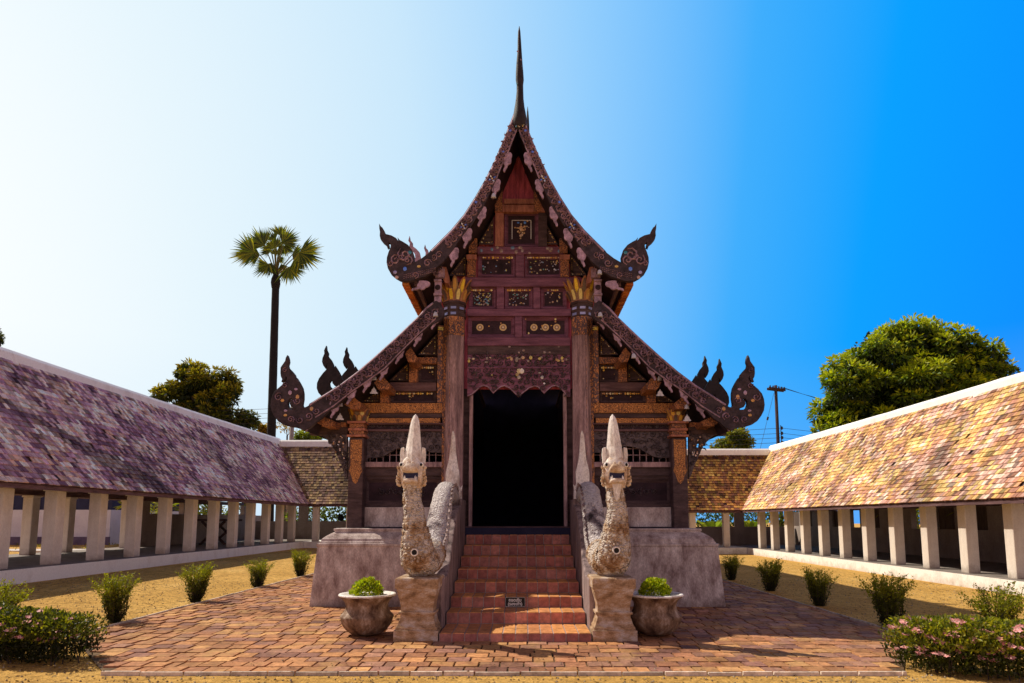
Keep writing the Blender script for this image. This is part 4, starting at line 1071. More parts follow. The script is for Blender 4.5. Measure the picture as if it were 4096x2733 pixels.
            g.add(vs, [(j*2, j*2+1, j*2+3, j*2+2) for j in range(len(T2)-1)], c)
        p = q.build('lotus_petals', MAT['petal'], parent); g.build('petal_glass', MAT['glass'], p); return p
    H1 = rzz(I, 1050, 647, YC)-zr_
    cap = MB(); cap.lathe([(r*.9, zr_), (r*.95, zr_+H1*.5), (r*1.2, zr_+H1*.8)], cx, YC, 12); cp = cap.build('capital', MAT['darkrec'], TM)
    lotus(cx, YC, zr_+.01, r*.98, r*.85, H1*.97, 12, .1, cp, .135)
    lotus(cx, YC, zr_, r*1.08, r*.50, H1*.5, 12, .1+PI/12, cp, .13)
    # outer pillars, square, with a lotus cap
    YO = 12.85
    x0, x1, z0, z1 = rect(kM, 238, 500, 396, 1425, YO-.17); ox = m*(x0+x1)/2; hw = (x1-x0)/2
    q = MB(); q.box(ox-hw, ox+hw, YO-.17, YO+.17, 1.41, z1); oc = q.build('outer_pillar', MAT['wood'], TM, bevel=.02)
    gp = [(-.8, z1-.05), (.8, z1-.05), (.8, z1-.50), (.72, z1-.78), (.95, z1-.92), (.6, z1-1.05), (.35, z1-1.22), (0, z1-1.28), (-.35, z1-1.22), (-.6, z1-1.05), (-.95, z1-.92), (-.72, z1-.78), (-.8, z1-.5)]
    sc = (z1-rzz(kM, 310, 985, YO))/1.28
    gp = [(ox+a*hw*.95, z1+(b-z1)*sc) for a, b in gp]
    q = MB(); q.prism(gp, YO-.176, YO-.168); q.build('gold_stencil', MAT['goldpat'], oc)
    for i, (v0, v1, w) in enumerate(((480, 502, 1.22), (440, 478, .98), (412, 438, 1.12), (365, 410, .98), (340, 363, 1.25))):
        q = MB(); za, zb2 = rzz(kM, 310, v1, YO), rzz(kM, 310, v0, YO); q.box(ox-hw*w, ox+hw*w, YO-.17*w-.02, YO+.17*w, za, zb2); q.build('neck_moulding', MAT['goldband' if i % 2 else 'orangewood'], oc, bevel=.006)
    zc0, zc1 = rzz(kM, 310, 340, YO), rzz(kM, 310, 202, YO)
    q = MB(); q.lathe([(hw*.8, zc0), (hw*.95, zc0+(zc1-zc0)*.6), (hw*1.2, zc1)], ox, YO, 10); cp = q.build('capital', MAT['darkrec'], TM)
    lotus(ox, YO, zc0+.02, hw*.95, hw*.65, (zc1-zc0)*.95, 11, .1, cp, .13)
    lotus(ox, YO, zc0, hw*1.0, hw*.35, (zc1-zc0)*.52, 11, .1+PI/11, cp, .12)
    # pierced bracket outside the pillar
    br = [(-30, 470), (236, 470), (236, 925), (215, 900), (185, 800), (140, 700), (90, 590), (30, 520)]
    bp = [(m*a, b) for a, b in xz(kM, br, YO)]
    bk = shape('eave_bracket', [bp, [(m*a, b) for a, b in xz(kM, [(120, 560), (150, 560), (160, 600), (130, 610)], YO)], [(m*a, b) for a, b in xz(kM, [(160, 640), (200, 640), (205, 690), (175, 690)], YO)]], YO, .08, MAT['carvedark'], TM, .004)
    q = MB(); pf_ = pip(bp); carve_poly(q, pf_, min(p[0] for p in bp), max(p[0] for p in bp), min(p[1] for p in bp), max(p[1] for p in bp), .13, YO-.045, .03); q.build('scroll_carving', MAT['carvedark'], bk)
    q = MB()
    for _ in range(16):
        u, v = U(100, 225), U(480, 720); x, z = xz(kM, [(u, v)], YO)[0]
        if pf_(m*x, z): gem(q, m*x, z, YO-.08, U(.012, .02), random.choice([(.6, .3, .1), (.75, .55, .5), (.4, .2, .1)]))
    q.build('gilt_inlay', MAT['glass'], bk)
    part('eave_beam', MAT['goldband'], kM, -120, 338, 225, 382, YO-.1, .2, m)
    part('eave_beam', MAT['wood'], kM, -160, 384, 236, 468, YO-.05, .2, m)
# carved frieze and scalloped valance over the door
q = MB(); fbox(q, kD, 22, 1130, 916, 1236, YB+.02, .08); fr = q.build('carved_frieze', MAT['woodp'], TM)
x0, x1, z0, z1 = rect(kD, 22, 1132, 916, 1236, YB+.02)
q = MB(); carve_poly(q, lambda x, z: True, x0, x1, z0, z1, .15, YB+.018, .03); q.build('scroll_carving', MAT['carvedark'], fr)
q = MB()
for (u, w) in ((50, 3), (180, 2), (230, 1), (390, 4), (440, 3), (490, 4), (550, 2), (665, 3), (840, 3), (900, 1), (815, 2)):
    for _ in range(w): 
        x, z = xz(kD, [(u+U(-25, 25), 1150+abs(random.gauss(0, 18)))], YB)[0]; gem(q, x, z, YB-.012, U(.02, .036), random.choice([(.62, .52, .14), (.6, .4, .24), (.45, .28, .1), (.6, .5, .38), (.3, .24, .22)]))
q.build('gilt_leaves', MAT['glass'], fr)
val = [(20, 1246), (20, 1492), (58, 1478), (100, 1440), (130, 1412), (165, 1400), (200, 1412), (225, 1440), (246, 1466), (280, 1432), (315, 1410), (345, 1403), (390, 1424), (425, 1458), (466, 1496), (510, 1458), (560, 1420), (610, 1404), (640, 1414), (665, 1440), (690, 1468), (720, 1436), (755, 1410), (790, 1400), (830, 1420), (860, 1452), (892, 1492), (916, 1492), (916, 1246)]
vp = xz(kD, val, YB-.02)
vl = shape('door_valance', [vp], YB+.02, .05, MAT['woodp'], TM, .004)
pf_ = pip(vp); q = MB(); carve_poly(q, lambda x, z: pf_(x, z) and pf_(x, z-.05), min(p[0] for p in vp), max(p[0] for p in vp), min(p[1] for p in vp), max(p[1] for p in vp), .14, YB-.008, .03); q.build('scroll_carving', MAT['carvedark'], vl)
q = MB(); ed = [p for p in vp[1:-1]]; q.ribbon([(x, z+.012) for x, z in ed], [.012]*len(ed), YB-.008, .012); q.build('valance_edge', MAT['carve'], vl)
q = MB()
for u, v, s, c in ((470, 1275, .05, (.7, .6, .35)), (495, 1275, .055, (.85, .8, .72)), (455, 1305, .04, (.45, .33, .15)), (470, 1330, .04, (.5, .45, .4)), (672, 1330, .035, (.6, .58, .55)), (690, 1383, .02, (.8, .8, .85)), (650, 1290, .03, (.35, .33, .3)), (235, 1310, .02, (.5, .4, .15))):
    x, z = xz(kD, [(u, v)], YB)[0]; gem(q, x, z, YB-.03, s, c)
q.build('gilt_leaves', MAT['glass'], vl)
for m in (1, -1):
    q = MB(); a, b = sorted((m*-.985, m*-.915)); q.box(a, b, YW-.12, YW+.02, 1.455, rzz(I, 1190, 905, YW)); q.build('door_jamb', MAT['pillar'], TM, bevel=.008)
q = MB(); q.box(-1.06, 1.06, 12.78, 13.1, 1.40, 1.475); q.build('threshold', MAT['woodh'], TM, bevel=.01)
# ------------------------------------------------------------------ staircase
random.seed(61)
ST = thing('staircase', 'red tiled staircase climbing between the two naga balustrades to the temple door', 'stairs', (0, 9, 0))
ZK = [0]+[q*1.6 for q in (.0835, .1825, .2814, .3876, .49, .60, .71, .823)]
DK = [8.68*q for q in (1, 1.09, 1.15, 1.21, 1.27, 1.33, 1.39, 1.45)]+[12.862]
HW = .99; g_ = .007
core = MB(); tl = MB(); tb = MB()
TC = [(.46, .15, .115), (.52, .185, .14), (.42, .14, .11), (.47, .19, .155), (.36, .125, .105), (.56, .225, .17)]
TT = [(.50, .20, .07), (.46, .17, .06), (.55, .24, .08)]
for k in range(8):
    y0, y1, z0, z1 = DK[k], DK[k+1], ZK[k], ZK[k+1]
    core.box(-HW, HW, y0+.004, 12.85, z0-(.05 if k == 0 else 0)+.001*0, z1-.005)
    w = 2*HW/12
    for i in range(12):
        xa, xb = -HW+i*w+g_, -HW+(i+1)*w-g_
        c = random.choice(TC); q_ = U(.75, 1.15); c = tuple(a*q_ for a in c)
        tl.box(xa, xb, y0-.001-U(0, .002), y0+.02, z0+.008, z1-.008, c, 0)
        c = random.choice([(.66, .29, .10), (.60, .25, .10), (.72, .33, .11)]); q_ = U(.8, 1.1); c = tuple(a*q_ for a in c)  # treads toned orange, sunlight put into the tile colour
        n = 2 if (y1-y0) > .6 else 1
        for j in range(n):
            ya, yb = y0+(y1-y0)*j/n, y0+(y1-y0)*(j+1)/n
            tl.box(xa, xb, ya+(.003 if j == 0 else g_), yb-.008, z1-.012, z1+.001+U(0, .002), c, .002)
core.build('stair_body', MAT['grout'], ST); tl.build('stair_tiles', MAT['stair'], ST)
# sign on the third riser
SG = thing('sign', 'small black sign with white lettering and border fixed to a stair riser', 'sign', (-.0165, DK[2]-.012, (ZK[2]+ZK[3])/2+.004))
sx, sy, sz = SG.location
q = MB(); q.box(sx-.152, sx+.152, sy, sy+.008, sz-.073, sz+.073); q.build('sign_board', MAT['signblack'], SG)
q = MB()
for a, b, c, d in ((-.148, .148, .065, .0685), (-.148, .148, -.0685, -.065), (-.148, -.1445, -.065, .065), (.1445, .148, -.065, .065)): q.box(sx+a, sx+b, sy-.002, sy-.0004, sz+c, sz+d)
q.build('sign_border', MAT['signwhite'], SG)
def text(s, size, x, z, width=None, bold=.0022):
    cu = bpy.data.curves.new('tmp', 'FONT'); cu.body = s; cu.size = size; cu.align_x = 'CENTER'; cu.align_y = 'CENTER'; cu.extrude = .0006; cu.offset = bold
    ob = bpy.data.objects.new('tmp', cu); COL.objects.link(ob)
    dg = bpy.context.evaluated_depsgraph_get(); me = bpy.data.meshes.new_from_object(ob.evaluated_get(dg))
    bpy.data.objects.remove(ob); bpy.data.curves.remove(cu)
    xs_ = [v.co.x for v in me.vertices]; k = width/(max(xs_)-min(xs_)) if width else 1; cx = (max(xs_)+min(xs_))/2
    for v in me.vertices: a, b, c = v.co; v.co = (x+(a-cx)*k, -.003-c, z+b)
    me.materials.clear(); me.materials.append(MAT['signwhite'])
    o = bpy.data.objects.new('sign_lettering', me); COL.objects.link(o); o.parent = SG
text('ถอดเกิ้บ', .062, -.003, .026, .19)
text('(รองเท้า)', .062, -.003, -.030, .215)
# ------------------------------------------------------------------ naga balustrades
def mat_naga(name, white):
    m, nt, b, vec = base(name, .85, .2)
    n1 = ntex(nt, vec, 2.8, 7, .66); n2 = ntex(nt, vec, 19, 6, .75)
    if white: c = ramp(nt, n1, [(.30, (.05, .04, .045)), (.38, (.30, .25, .27)), (.45, (.76, .71, .72)), (.8, (.88, .84, .84))])
    else: c = ramp(nt, n1, [(.32, (.16, .085, .05)), (.42, (.46, .27, .14)), (.49, (.74, .56, .40)), (.55, (.90, .82, .75)), (.68, (.84, .74, .65)), (.78, (.62, .42, .24))])
    wv = nt.nodes.new('ShaderNodeVectorMath'); wv.operation = 'MULTIPLY_ADD'; wv.inputs[1].default_value = (.05, .05, .05)
    nn = nt.nodes.new('ShaderNodeTexNoise'); nn.inputs['Scale'].default_value = 9; nt.links.new(vec, nn.inputs['Vector'])
    nt.links.new(nn.outputs['Color'], wv.inputs[0]); nt.links.new(scl(nt, vec, (1, 1, 1.5)), wv.inputs[2])
    vo = vtex(nt, wv.outputs[0], 19, 'DISTANCE_TO_EDGE')
    e = ramp(nt, vo, [(.0, (.20, .13, .10)), (.06, (1, 1, 1))])
    c = mixc(nt, .35, c, e, 'MULTIPLY')
    c = mixc(nt, .85, c, ramp(nt, n2, [(.34, (.45, .37, .32)), (.46, (.95, .93, .92)), (.75, (1.2, 1.18, 1.15))]), 'MULTIPLY')
    nt.links.new(c, b.inputs['Base Color'])
    s = nt.nodes.new('ShaderNodeMath'); s.operation = 'MULTIPLY_ADD'; s.inputs[1].default_value = 1.6
    nt.links.new(vo, s.inputs[0]); nt.links.new(n2, s.inputs[2])
    bumped(nt, b, s.outputs[0], 1.0, .05)
    return m
NH = mottled('pale_naga_head_plaster', (.34, .20, .10), (.68, .52, .38), 8, (1, 1, 1), .85, .5, .012, 45, (.86, .78, .70), lo=.3, hi=.62)
NG, NW = mat_naga('ochre_naga_plaster', False), mat_naga('white_black_naga_plaster', True)
MAT['balus'] = mottled('streaked_balustrade_plaster', (.03, .022, .026), (.30, .22, .22), 5, (2.2, 2.2, .35), .9, .5, .01, 45, (.48, .38, .36), lo=.3, hi=.72)
MAT['ped'] = mottled('ochre_pedestal_plaster', (.15, .085, .045), (.44, .29, .17), 4.5, (1, 1, 1.8), .9, .6, .014, 45, (.62, .53, .47), lo=.33, hi=.66)
def displace(o, amp, sc):
    for v in o.data.vertices:
        n = mnoise.noise_vector(v.co*sc); v.co += n*amp
def naga(m, label):
    random.seed(71 if m < 0 else 72)
    t = thing('naga_balustrade', label, 'naga statue', (m*1.3, 8.98, 0))
    # pedestal: plinth, bell-shaped foot, dado, cap
    q = MB(); cx, cy = m*1.30, 9.0
    pr = [(.292, -.06), (.292, .165), (.270, .167), (.270, .205), (.262, .207), (.245, .24), (.218, .33), (.218, .36), (.242, .362), (.242, .395), (.212, .397), (.214, .46), (.228, .54), (.255, .63), (.255, .655), (.264, .657), (.264, .70), (.285, .702), (.285, .825), (.268, .840)]
    vs = []; fs = []
    for r, z in pr: vs += [(cx-r, cy-r-.02, z), (cx+r, cy-r-.02, z), (cx+r, cy+r+.1, z), (cx-r, cy+r+.1, z)]
    for L in range(len(pr)-1):
        for j in range(4): fs.append((L*4+j, L*4+(j+1) % 4, L*4+4+(j+1) % 4, L*4+4+j))
    fs.append([(len(pr)-1)*4+j for j in range(4)]); q.add(vs, fs); q.build('pedestal', MAT['ped'], t, bevel=.012)
    # side wall carrying the body
    q = MB(); a, b = sorted((m*1.006, m*1.44))
    q.prismx([(9.1, -.05), (9.1, .80), (9.7, .80), (10.1, 1.02), (10.5, 1.38), (10.9, 1.66), (11.3, 1.82), (11.75, 1.86), (11.75, 1.98), (12.55, 1.98), (12.55, -.05)], a, b)
    q.build('side_wall', MAT['balus'], t, bevel=.02)
    hx = m*(1.415 if m < 0 else 1.365)
    path = [(hx, 8.95, 2.13), (hx, 8.93, 2.0), (hx, 8.90, 1.85), (m*1.385, 8.89, 1.72), (m*1.375, 8.89, 1.58), (m*1.36, 8.895, 1.44), (m*1.345, 8.905, 1.30), (m*1.335, 8.93, 1.17), (m*1.325, 8.99, 1.085), (m*1.31, 9.10, 1.055), (m*1.29, 9.28, 1.05), (m*1.265, 9.48, 1.07), (m*1.235, 9.68, 1.14)]
    rad = [.115, .113, .118, .128, .148, .176, .202, .224, .238, .242, .236, .222, .20]
    def dens(p, r):
        P, R_ = [Vector(x) for x in p], r; oP, oR = [], []
        for i in range(len(P)-1):
            p0, p1, p2, p3 = P[max(0, i-1)], P[i], P[i+1], P[min(len(P)-1, i+2)]
            for k in range(5):
                s = k/5
                oP.append(.5*((2*p1)+(p2-p0)*s+(2*p0-5*p1+4*p2-p3)*s*s+(3*p1-p0-3*p2+p3)*s**3)); oR.append(R_[i]+(R_[i+1]-R_[i])*s)
        return oP+[P[-1]], oR+[R_[-1]]
    dp, dr = dens(path, rad)
    dr = [r*(1+.018*math.sin(i*2.1)) for i, r in enumerate(dr)]
    q = MB(); q.tube(dp, dr, 28); nk = q.build('neck', NG, t, True); displace(nk, .022, 10)
    q = MB(); step = 0; nr = 0      # overlapping carved scales
    for i in range(2, len(dp)-1):
        step += (dp[i]-dp[i-1]).length
        if step < .062: continue
        step = 0; nr += 1; t_ = (dp[i+1]-dp[i-1]).normalized(); X_ = Vector((1, 0, 0)); X_ = (X_-t_*X_.dot(t_)).normalized(); Y_ = t_.cross(X_); r = dr[i]; nk_ = max(11, int(2*PI*r/.072))
        for k in range(nk_):
            if rnd() < .10: continue
            a = 2*PI*(k+.5*(nr % 2))/nk_; n_ = X_*math.cos(a)+Y_*math.sin(a); tt = n_.cross(t_); w = PI*r/nk_*.92; o = dp[i]+n_*r
            if (o-Vector((m*1.335, 8.70, 1.19))).length < .16: continue
            l = .075*U(.85, 1.1); hh = U(.005, .011)
            vs = [o-tt*w-t_*l*.35+n_*.002, o+tt*w-t_*l*.35+n_*.002, o+tt*w*.95+t_*l*.25+n_*hh, o+t_*l*.72+n_*(hh+.004), o-tt*w*.95+t_*l*.25+n_*hh, o+n_*(hh+.006)-t_*l*.05]
            q.add(vs, [(0, 1, 5), (1, 2, 5), (2, 3, 5), (3, 4, 5), (4, 0, 5)])
            q.add([vs[2], vs[3], vs[4], o+tt*w*.9+t_*l*.22-n_*.006, o+t_*l*.66-n_*.006, o-tt*w*.9+t_*l*.22-n_*.006], [(0, 3, 4, 1), (1, 4, 5, 2)])
    q.build('scales', NG, nk)
    path2 = [(m*1.235, 9.68, 1.14), (m*1.215, 9.86, 1.27), (m*1.205, 10.05, 1.47), (m*1.20, 10.28, 1.72), (m*1.20, 10.55, 1.93), (m*1.20, 10.85, 2.06), (m*1.20, 11.2, 2.09), (m*1.20, 11.55, 2.05), (m*1.20, 11.85, 2.0)]
    d2, r2 = dens(path2, [.20, .188, .178, .172, .168, .165, .16, .15, .14])
    q = MB(); q.tube(d2, r2, 24); bd = q.build('body', NW, t, True); displace(bd, .014, 8)
    q = MB()     # dark mane of scales on the stair side
    for i in range(0, len(d2)-2, 2):
        p, r = d2[i], r2[i]; dn = (d2[i+1]-d2[i]).normalized(); up = Vector((0, -dn.z, dn.y))
        if up.z < 0: up = -up
        s = Vector((-m, 0, 0)); o = p+(s*.75+up*.62)*r
        q.add([o-dn*.05, o+dn*.06, o+(s*.5+up)*.05-dn*.07+s*.03, o-(s*-.2+up)*.06], [(0, 1, 2), (0, 2, 3), (2, 1, 3)])
    q.build('mane', MAT['balus'], bd)
    # tail spire at the stair head
    tx, ty = m*1.195, 11.95
    q = MB(); q.lathe([(.15, 1.86), (.19, 2.0), (.18, 2.12), (.155, 2.2), (.135, 2.26), (.142, 2.38), (.138, 2.48), (.112, 2.58), (.082, 2.70), (.062, 2.85), (.050, 3.0), (.042, 3.12), (.028, 3.2), (.004, 3.25)], tx, ty, 6, sy=.9, ph=PI/6)
    for k in range(7):
        a = k*.9; x, y = tx+.12*math.cos(a), ty+.12*math.sin(a); z = U(1.98, 2.16)
        q.add([(x-.04, y, z), (x+.04, y, z), (tx+.185*math.cos(a), ty+.185*math.sin(a), z+.12), (x, y+.04, z-.05)], [(0, 1, 2), (0, 2, 3), (1, 3, 2)])
    sp_ = q.build('tail_spire', NW if False else mat_white, t); displace(sp_, .012, 7)
    # head
    hy, q = 8.93, MB()
    rings = [(2.03, .128, .128, 0), (2.10, .150, .15, -.02), (2.17, .165, .165, -.02), (2.24, .172, .17, -.02), (2.31, .172, .165, -.01), (2.37, .150, .15, 0), (2.43, .12, .13, .0), (2.47, .09, .1, .01)]
    n = 20; vs = []; fs = []
    for z, ra, rb, dy in rings:
        for k in range(n):
            a = 2*PI*k/n; c, s = math.cos(a), math.sin(a); e = .8
            vs.append((hx+ra*abs(c)**e*(1 if c > 0 else -1), hy+dy+rb*abs(s)**e*(1 if s > 0 else -1), z))
    for i in range(len(rings)-1):
        for k in range(n): k2 = (k+1) % n; fs.append((i*n+k, i*n+k2, (i+1)*n+k2, (i+1)*n+k))
    fs.append([(len(rings)-1)*n+k for k in range(n)]); q.add(vs, fs)
    hd = q.build('head', NH, t, True); displace(hd, .012, 11)
    def jaw(nm, z0, z1, w0, w1, y0, y1, lift, th1):
        q = MB(); N = 6; vs = []; fs = []
        for i in range(N+1):
            s = i/N; y = y0+(y1-y0)*s; w = (w0+(w1-w0)*s)*(1 if s < .85 else .86); l = lift*s*s; zt = z1+l-(0 if s < .9 else .012); zb_ = z0+l+(z1-z0)*(1-th1)*s
            vs += [(hx-w, y, zb_), (hx-w*.4, y-.012, zb_-.008), (hx+w*.4, y-.012, zb_-.008), (hx+w, y, zb_), (hx+w*.92, y, (zt+zb_)/2+.01), (hx+w*.5, y-.008, zt), (hx-w*.5, y-.008, zt), (hx-w*.92, y, (zt+zb_)/2+.01)]
        for i in range(N):
            for k in range(8): k2 = (k+1) % 8; fs.append((i*8+k, (i+1)*8+k, (i+1)*8+k2, i*8+k2))
        fs.append([N*8+k for k in range(8)][::-1]); q.add(vs, fs); o = q.build(nm, NH, hd, True); displace(o, .007, 14); return o
    jaw('upper_jaw', 2.215, 2.330, .128, .098, 8.86, 8.655, .030, .8)
    jaw('lower_jaw', 2.075, 2.150, .120, .090, 8.88, 8.665, .010, .7)
    q = MB(); q.box(hx-.098, hx+.098, 8.735, 8.90, 2.14, 2.25); q.build('mouth', MAT['room'], hd)  # dark box stands in for the shade inside the mouth
    q = MB()
    for s in (-1, 1):
        for dx_, y_ in ((.07, 8.70), (.085, 8.74)):
            q.lathe([(.013, 2.135), (.011, 2.165), (.002, 2.195)], hx+s*dx_, y_, 6)
    q.build('teeth', mat_white, hd)
    for s in (-1, 1):
        q = MB(); N = 10; ex, ey, ez = hx+s*.135, 8.80, 2.345
        q.lathe([(.002, -.038), (.025, -.03), (.036, 0), (.025, .03), (.002, .038)], 0, 0, 12)
        q.v = [(ex+a, ey+b, ez+c) for a, b, c in q.v]
        eye = q.build('eye', mat_white, hd, True)
        q = MB(); q.add([(ex+.017*math.cos(2*PI*i/10), ey-.0375, ez+.022*math.sin(2*PI*i/10)) for i in range(10)], [list(range(10))]); q.build('pupil', MAT['black'], eye)
        q = MB(); q.prism([(hx+s*.115, 2.40), (hx+s*.17, 2.37), (hx+s*.178, 2.50), (hx+s*.168, 2.585), (hx+s*.125, 2.60), (hx+s*.118, 2.5)], 8.90, 8.94); q.build('ear', mat_white, hd, bevel=.006)
        q = MB()   # scalloped cheek fringe
        for k in range(6):
            z = 2.07+.045*k; x = hx+s*(.158+.012*math.sin(k*1.3)); q.tube([(x, 8.86, z), (x+s*.028, 8.82, z+.012), (x+s*.034, 8.80, z+.035)], [.026, .02, .006], 6)
        q.build('cheek_fringe', NH, hd, True)
        q = MB(); q.lathe([(.002, -.02), (.018, -.012), (.022, 0), (.018, .012), (.002, .02)], 0, 0, 8); q.v = [(hx+s*.036+a, 8.69+b, 2.362+c) for a, b, c in q.v]; q.build('nostril', NH, hd, True)
    q = MB()
    cr = [(2.36, .118, .10, -.05), (2.50, .115, .10, -.03), (2.60, .105, .09, -.01), (2.75, .086, .075, 0), (2.90, .068, .06, .01), (2.98, .052, .045, .015), (3.03, .032, .028, .02), (3.065, .003, .003, .02)]
    vs = []; fs = []; lean = -.012*m
    for z, a, b_, dy in cr:
        xx = hx+lean*(z-2.36)/.7*1.5
        for k, (c, s) in enumerate(((-1, 0), (-.55, -.62), (0, -1), (.55, -.62), (1, 0), (.55, .62), (0, 1), (-.55, .62))): vs.append((xx+a*c, hy+dy+b_*s, z))
    for i in range(len(cr)-1):
        for k in range(8): k2 = (k+1) % 8; fs.append((i*8+k, i*8+k2, (i+1)*8+k2, (i+1)*8+k))
    q.add(vs, fs); c_ = q.build('crest', mat_white, t)
    q = MB()
    if m > 0: bp = [(2.12, .07, 8.70), (2.06, .06, 8.70), (1.98, .047, 8.705), (1.90, .034, 8.715), (1.85, .008, 8.73)]
    else: bp = [(2.10, .10, 8.72), (2.05, .08, 8.735), (2.0, .05, 8.75), (1.95, .006, 8.765)]
    vs = []; fs = []
    for z, w, y in bp: vs += [(hx-w, y+.05, z), (hx, y-.012, z), (hx+w, y+.05, z), (hx, y+.12, z)]
    for i in range(len(bp)-1):
        for k in range(4): k2 = (k+1) % 4; fs.append((i*4+k, (i+1)*4+k, (i+1)*4+k2, i*4+k2))
    q.add(vs, fs); q.build('beard', mat_white if m > 0 else NG, hd)
    # spout hole ringed with petals on the chest
    zz = 1.175 if m < 0 else 1.20; yy = 8.93-.232-.01; px_ = m*1.335
    q = MB(); N = 16
    vs = [(px_+r*math.cos(2*PI*i/N), yy+d, zz+r*math.sin(2*PI*i/N)) for r, d in ((.054, .03), (.050, -.010), (.036, -.010), (.036, .004)) for i in range(N)]
    q.add(vs, [(L*N+i, L*N+(i+1) % N, (L+1)*N+(i+1) % N, (L+1)*N+i) for L in range(3) for i in range(N)]); ho = q.build('spout_ring', mat_white, nk)
    q = MB(); q.add([(px_+.036*math.cos(2*PI*i/N), yy-.004, zz+.036*math.sin(2*PI*i/N)) for i in range(N)], [list(range(N))]); q.build('spout_shade_disc', MAT['black'], nk)  # flat black disc stands in for the shade inside the spout
    q = MB()
    for i in range(11):
        a = 2*PI*i/11+.2
        for rr, s_ in ((.085, .034), (.13, .042)):
            a2 = a+(.28 if rr > .1 else 0); x, z = px_+rr*math.cos(a2), zz+rr*math.sin(a2)
            d = .232-math.sqrt(max(.0, .232**2-(x-px_)**2)); y = yy+d*.9+abs(z-zz)*.12
            tx_, tz_ = math.cos(a2), math.sin(a2)
            q.add([(x-tx_*s_, y, z-tz_*s_), (x-tz_*s_*.6, y+.006, z+tx_*s_*.6), (x+tx_*s_, y+.012, z+tz_*s_), (x+tz_*s_*.6, y+.006, z-tx_*s_*.6), (x, y-.022, z)], [(0, 1, 4), (1, 2, 4), (2, 3, 4), (3, 0, 4)])
    q.build('chest_flower', NG, nk)
    return t
mat_white = mottled('weathered_white_lime', (.42, .30, .24), (.88, .84, .80), 5, (1, 1, .6), .85, .4, .012, 35, lo=.25, hi=.52)
naga(-1, 'white-crested naga statue left of the stairs, its open mouth dark and short beard')
naga(1, 'white-crested naga statue right of the stairs, with a long white goatee')

# ------------------------------------------------------------------ foliage helpers
def leaf(mb, p, d, l, w, c):
    d = d.normalized(); s = d.cross(Vector((U(-1, 1), U(-1, 1), U(-1, 1)))); s = s.normalized() if s.length > 1e-5 else Vector((1, 0, 0))
    nrm_ = s.cross(d)
    mb.add([p, p+d*l*.5+s*w*.5+nrm_*w*.12, p+d*l, p+d*l*.5-s*w*.5+nrm_*w*.12], [(0, 1, 2, 3)], c)
def rdir(): 
    while 1:
        v = Vector((U(-1, 1), U(-1, 1), U(-1, 1)))
        if .05 < v.length < 1: return v.normalized()
def vary(c, a=.25): k = U(1-a, 1+a); return (c[0]*k*U(.9, 1.1), c[1]*k, c[2]*k)

# ------------------------------------------------------------------ pots and their plants
def pot(x, y, label, plab, seed):
    random.seed(seed)
    t = thing('plant_pot', label, 'pot', (x, y, .03))
    z = .03
    q = MB(); pr = [(.13, z), (.205, z+.025), (.270, z+.07), (.318, z+.125), (.345, z+.18), (.356, z+.225), (.366, z+.250), (.360, z+.268), (.326, z+.30), (.298, z+.345), (.286, z+.40), (.303, z+.45), (.338, z+.495), (.383, z+.525), (.389, z+.538), (.380, z+.552), (.352, z+.552), (.318, z+.52), (.285, z+.47), (.27, z+.44), (.0, z+.435)]
    q.lathe(pr, x, y, 36); o = q.build('pot_body', MAT['pot'], t, True); displace(o, .006, 8)
    q = MB(); q.lathe([(.386, z+.53), (.393, z+.540), (.384, z+.557), (.350, z+.557), (.33, z+.54)], x, y, 36); q.build('pot_rim', mat_white, t, True)
    q = MB(); q.lathe([(.262, z+.452), (.0, z+.47)], x, y, 20); q.build('soil', MAT['bark'], t)
    p = thing('pot_plant', plab, 'plant', (x, y, z+.44))
    q = MB()
    for _ in range(1300):
        d = rdir(); d.z = abs(d.z); r = .185*(1+.25*mnoise.noise(d*3+Vector((seed, 0, 0))))*U(.75, 1.05)
        po = Vector((x, y, z+.555))+Vector((d.x*r*1.05, d.y*r, d.z*r*1.05))
        c = vary((.30, .38, .010) if rnd() < .7 else (.52, .55, .02), .3)
        leaf(q, po, d+rdir()*.8, U(.030, .046), U(.030, .044), c)
    q.build('leaves', MAT['leaf'], p)
    q = MB()
    for _ in range(14):
        a = U(0, 6.3); q.tube([(x, y, z+.44), (x+.1*math.cos(a), y+.1*math.sin(a), z+.56)], [.006, .004], 4)
    q.build('stems', MAT['bark'], p)
pot(-2.06, 9.20, 'whitewashed brown round-bellied pot left of the left naga pedestal', 'mound of tiny round bright leaves growing in the left pot', 81)
pot(1.93, 9.20, 'shaded rusty-brown round-bellied pot right of the right naga pedestal', 'half-shaded mound of tiny leaves growing in the right pot', 82)

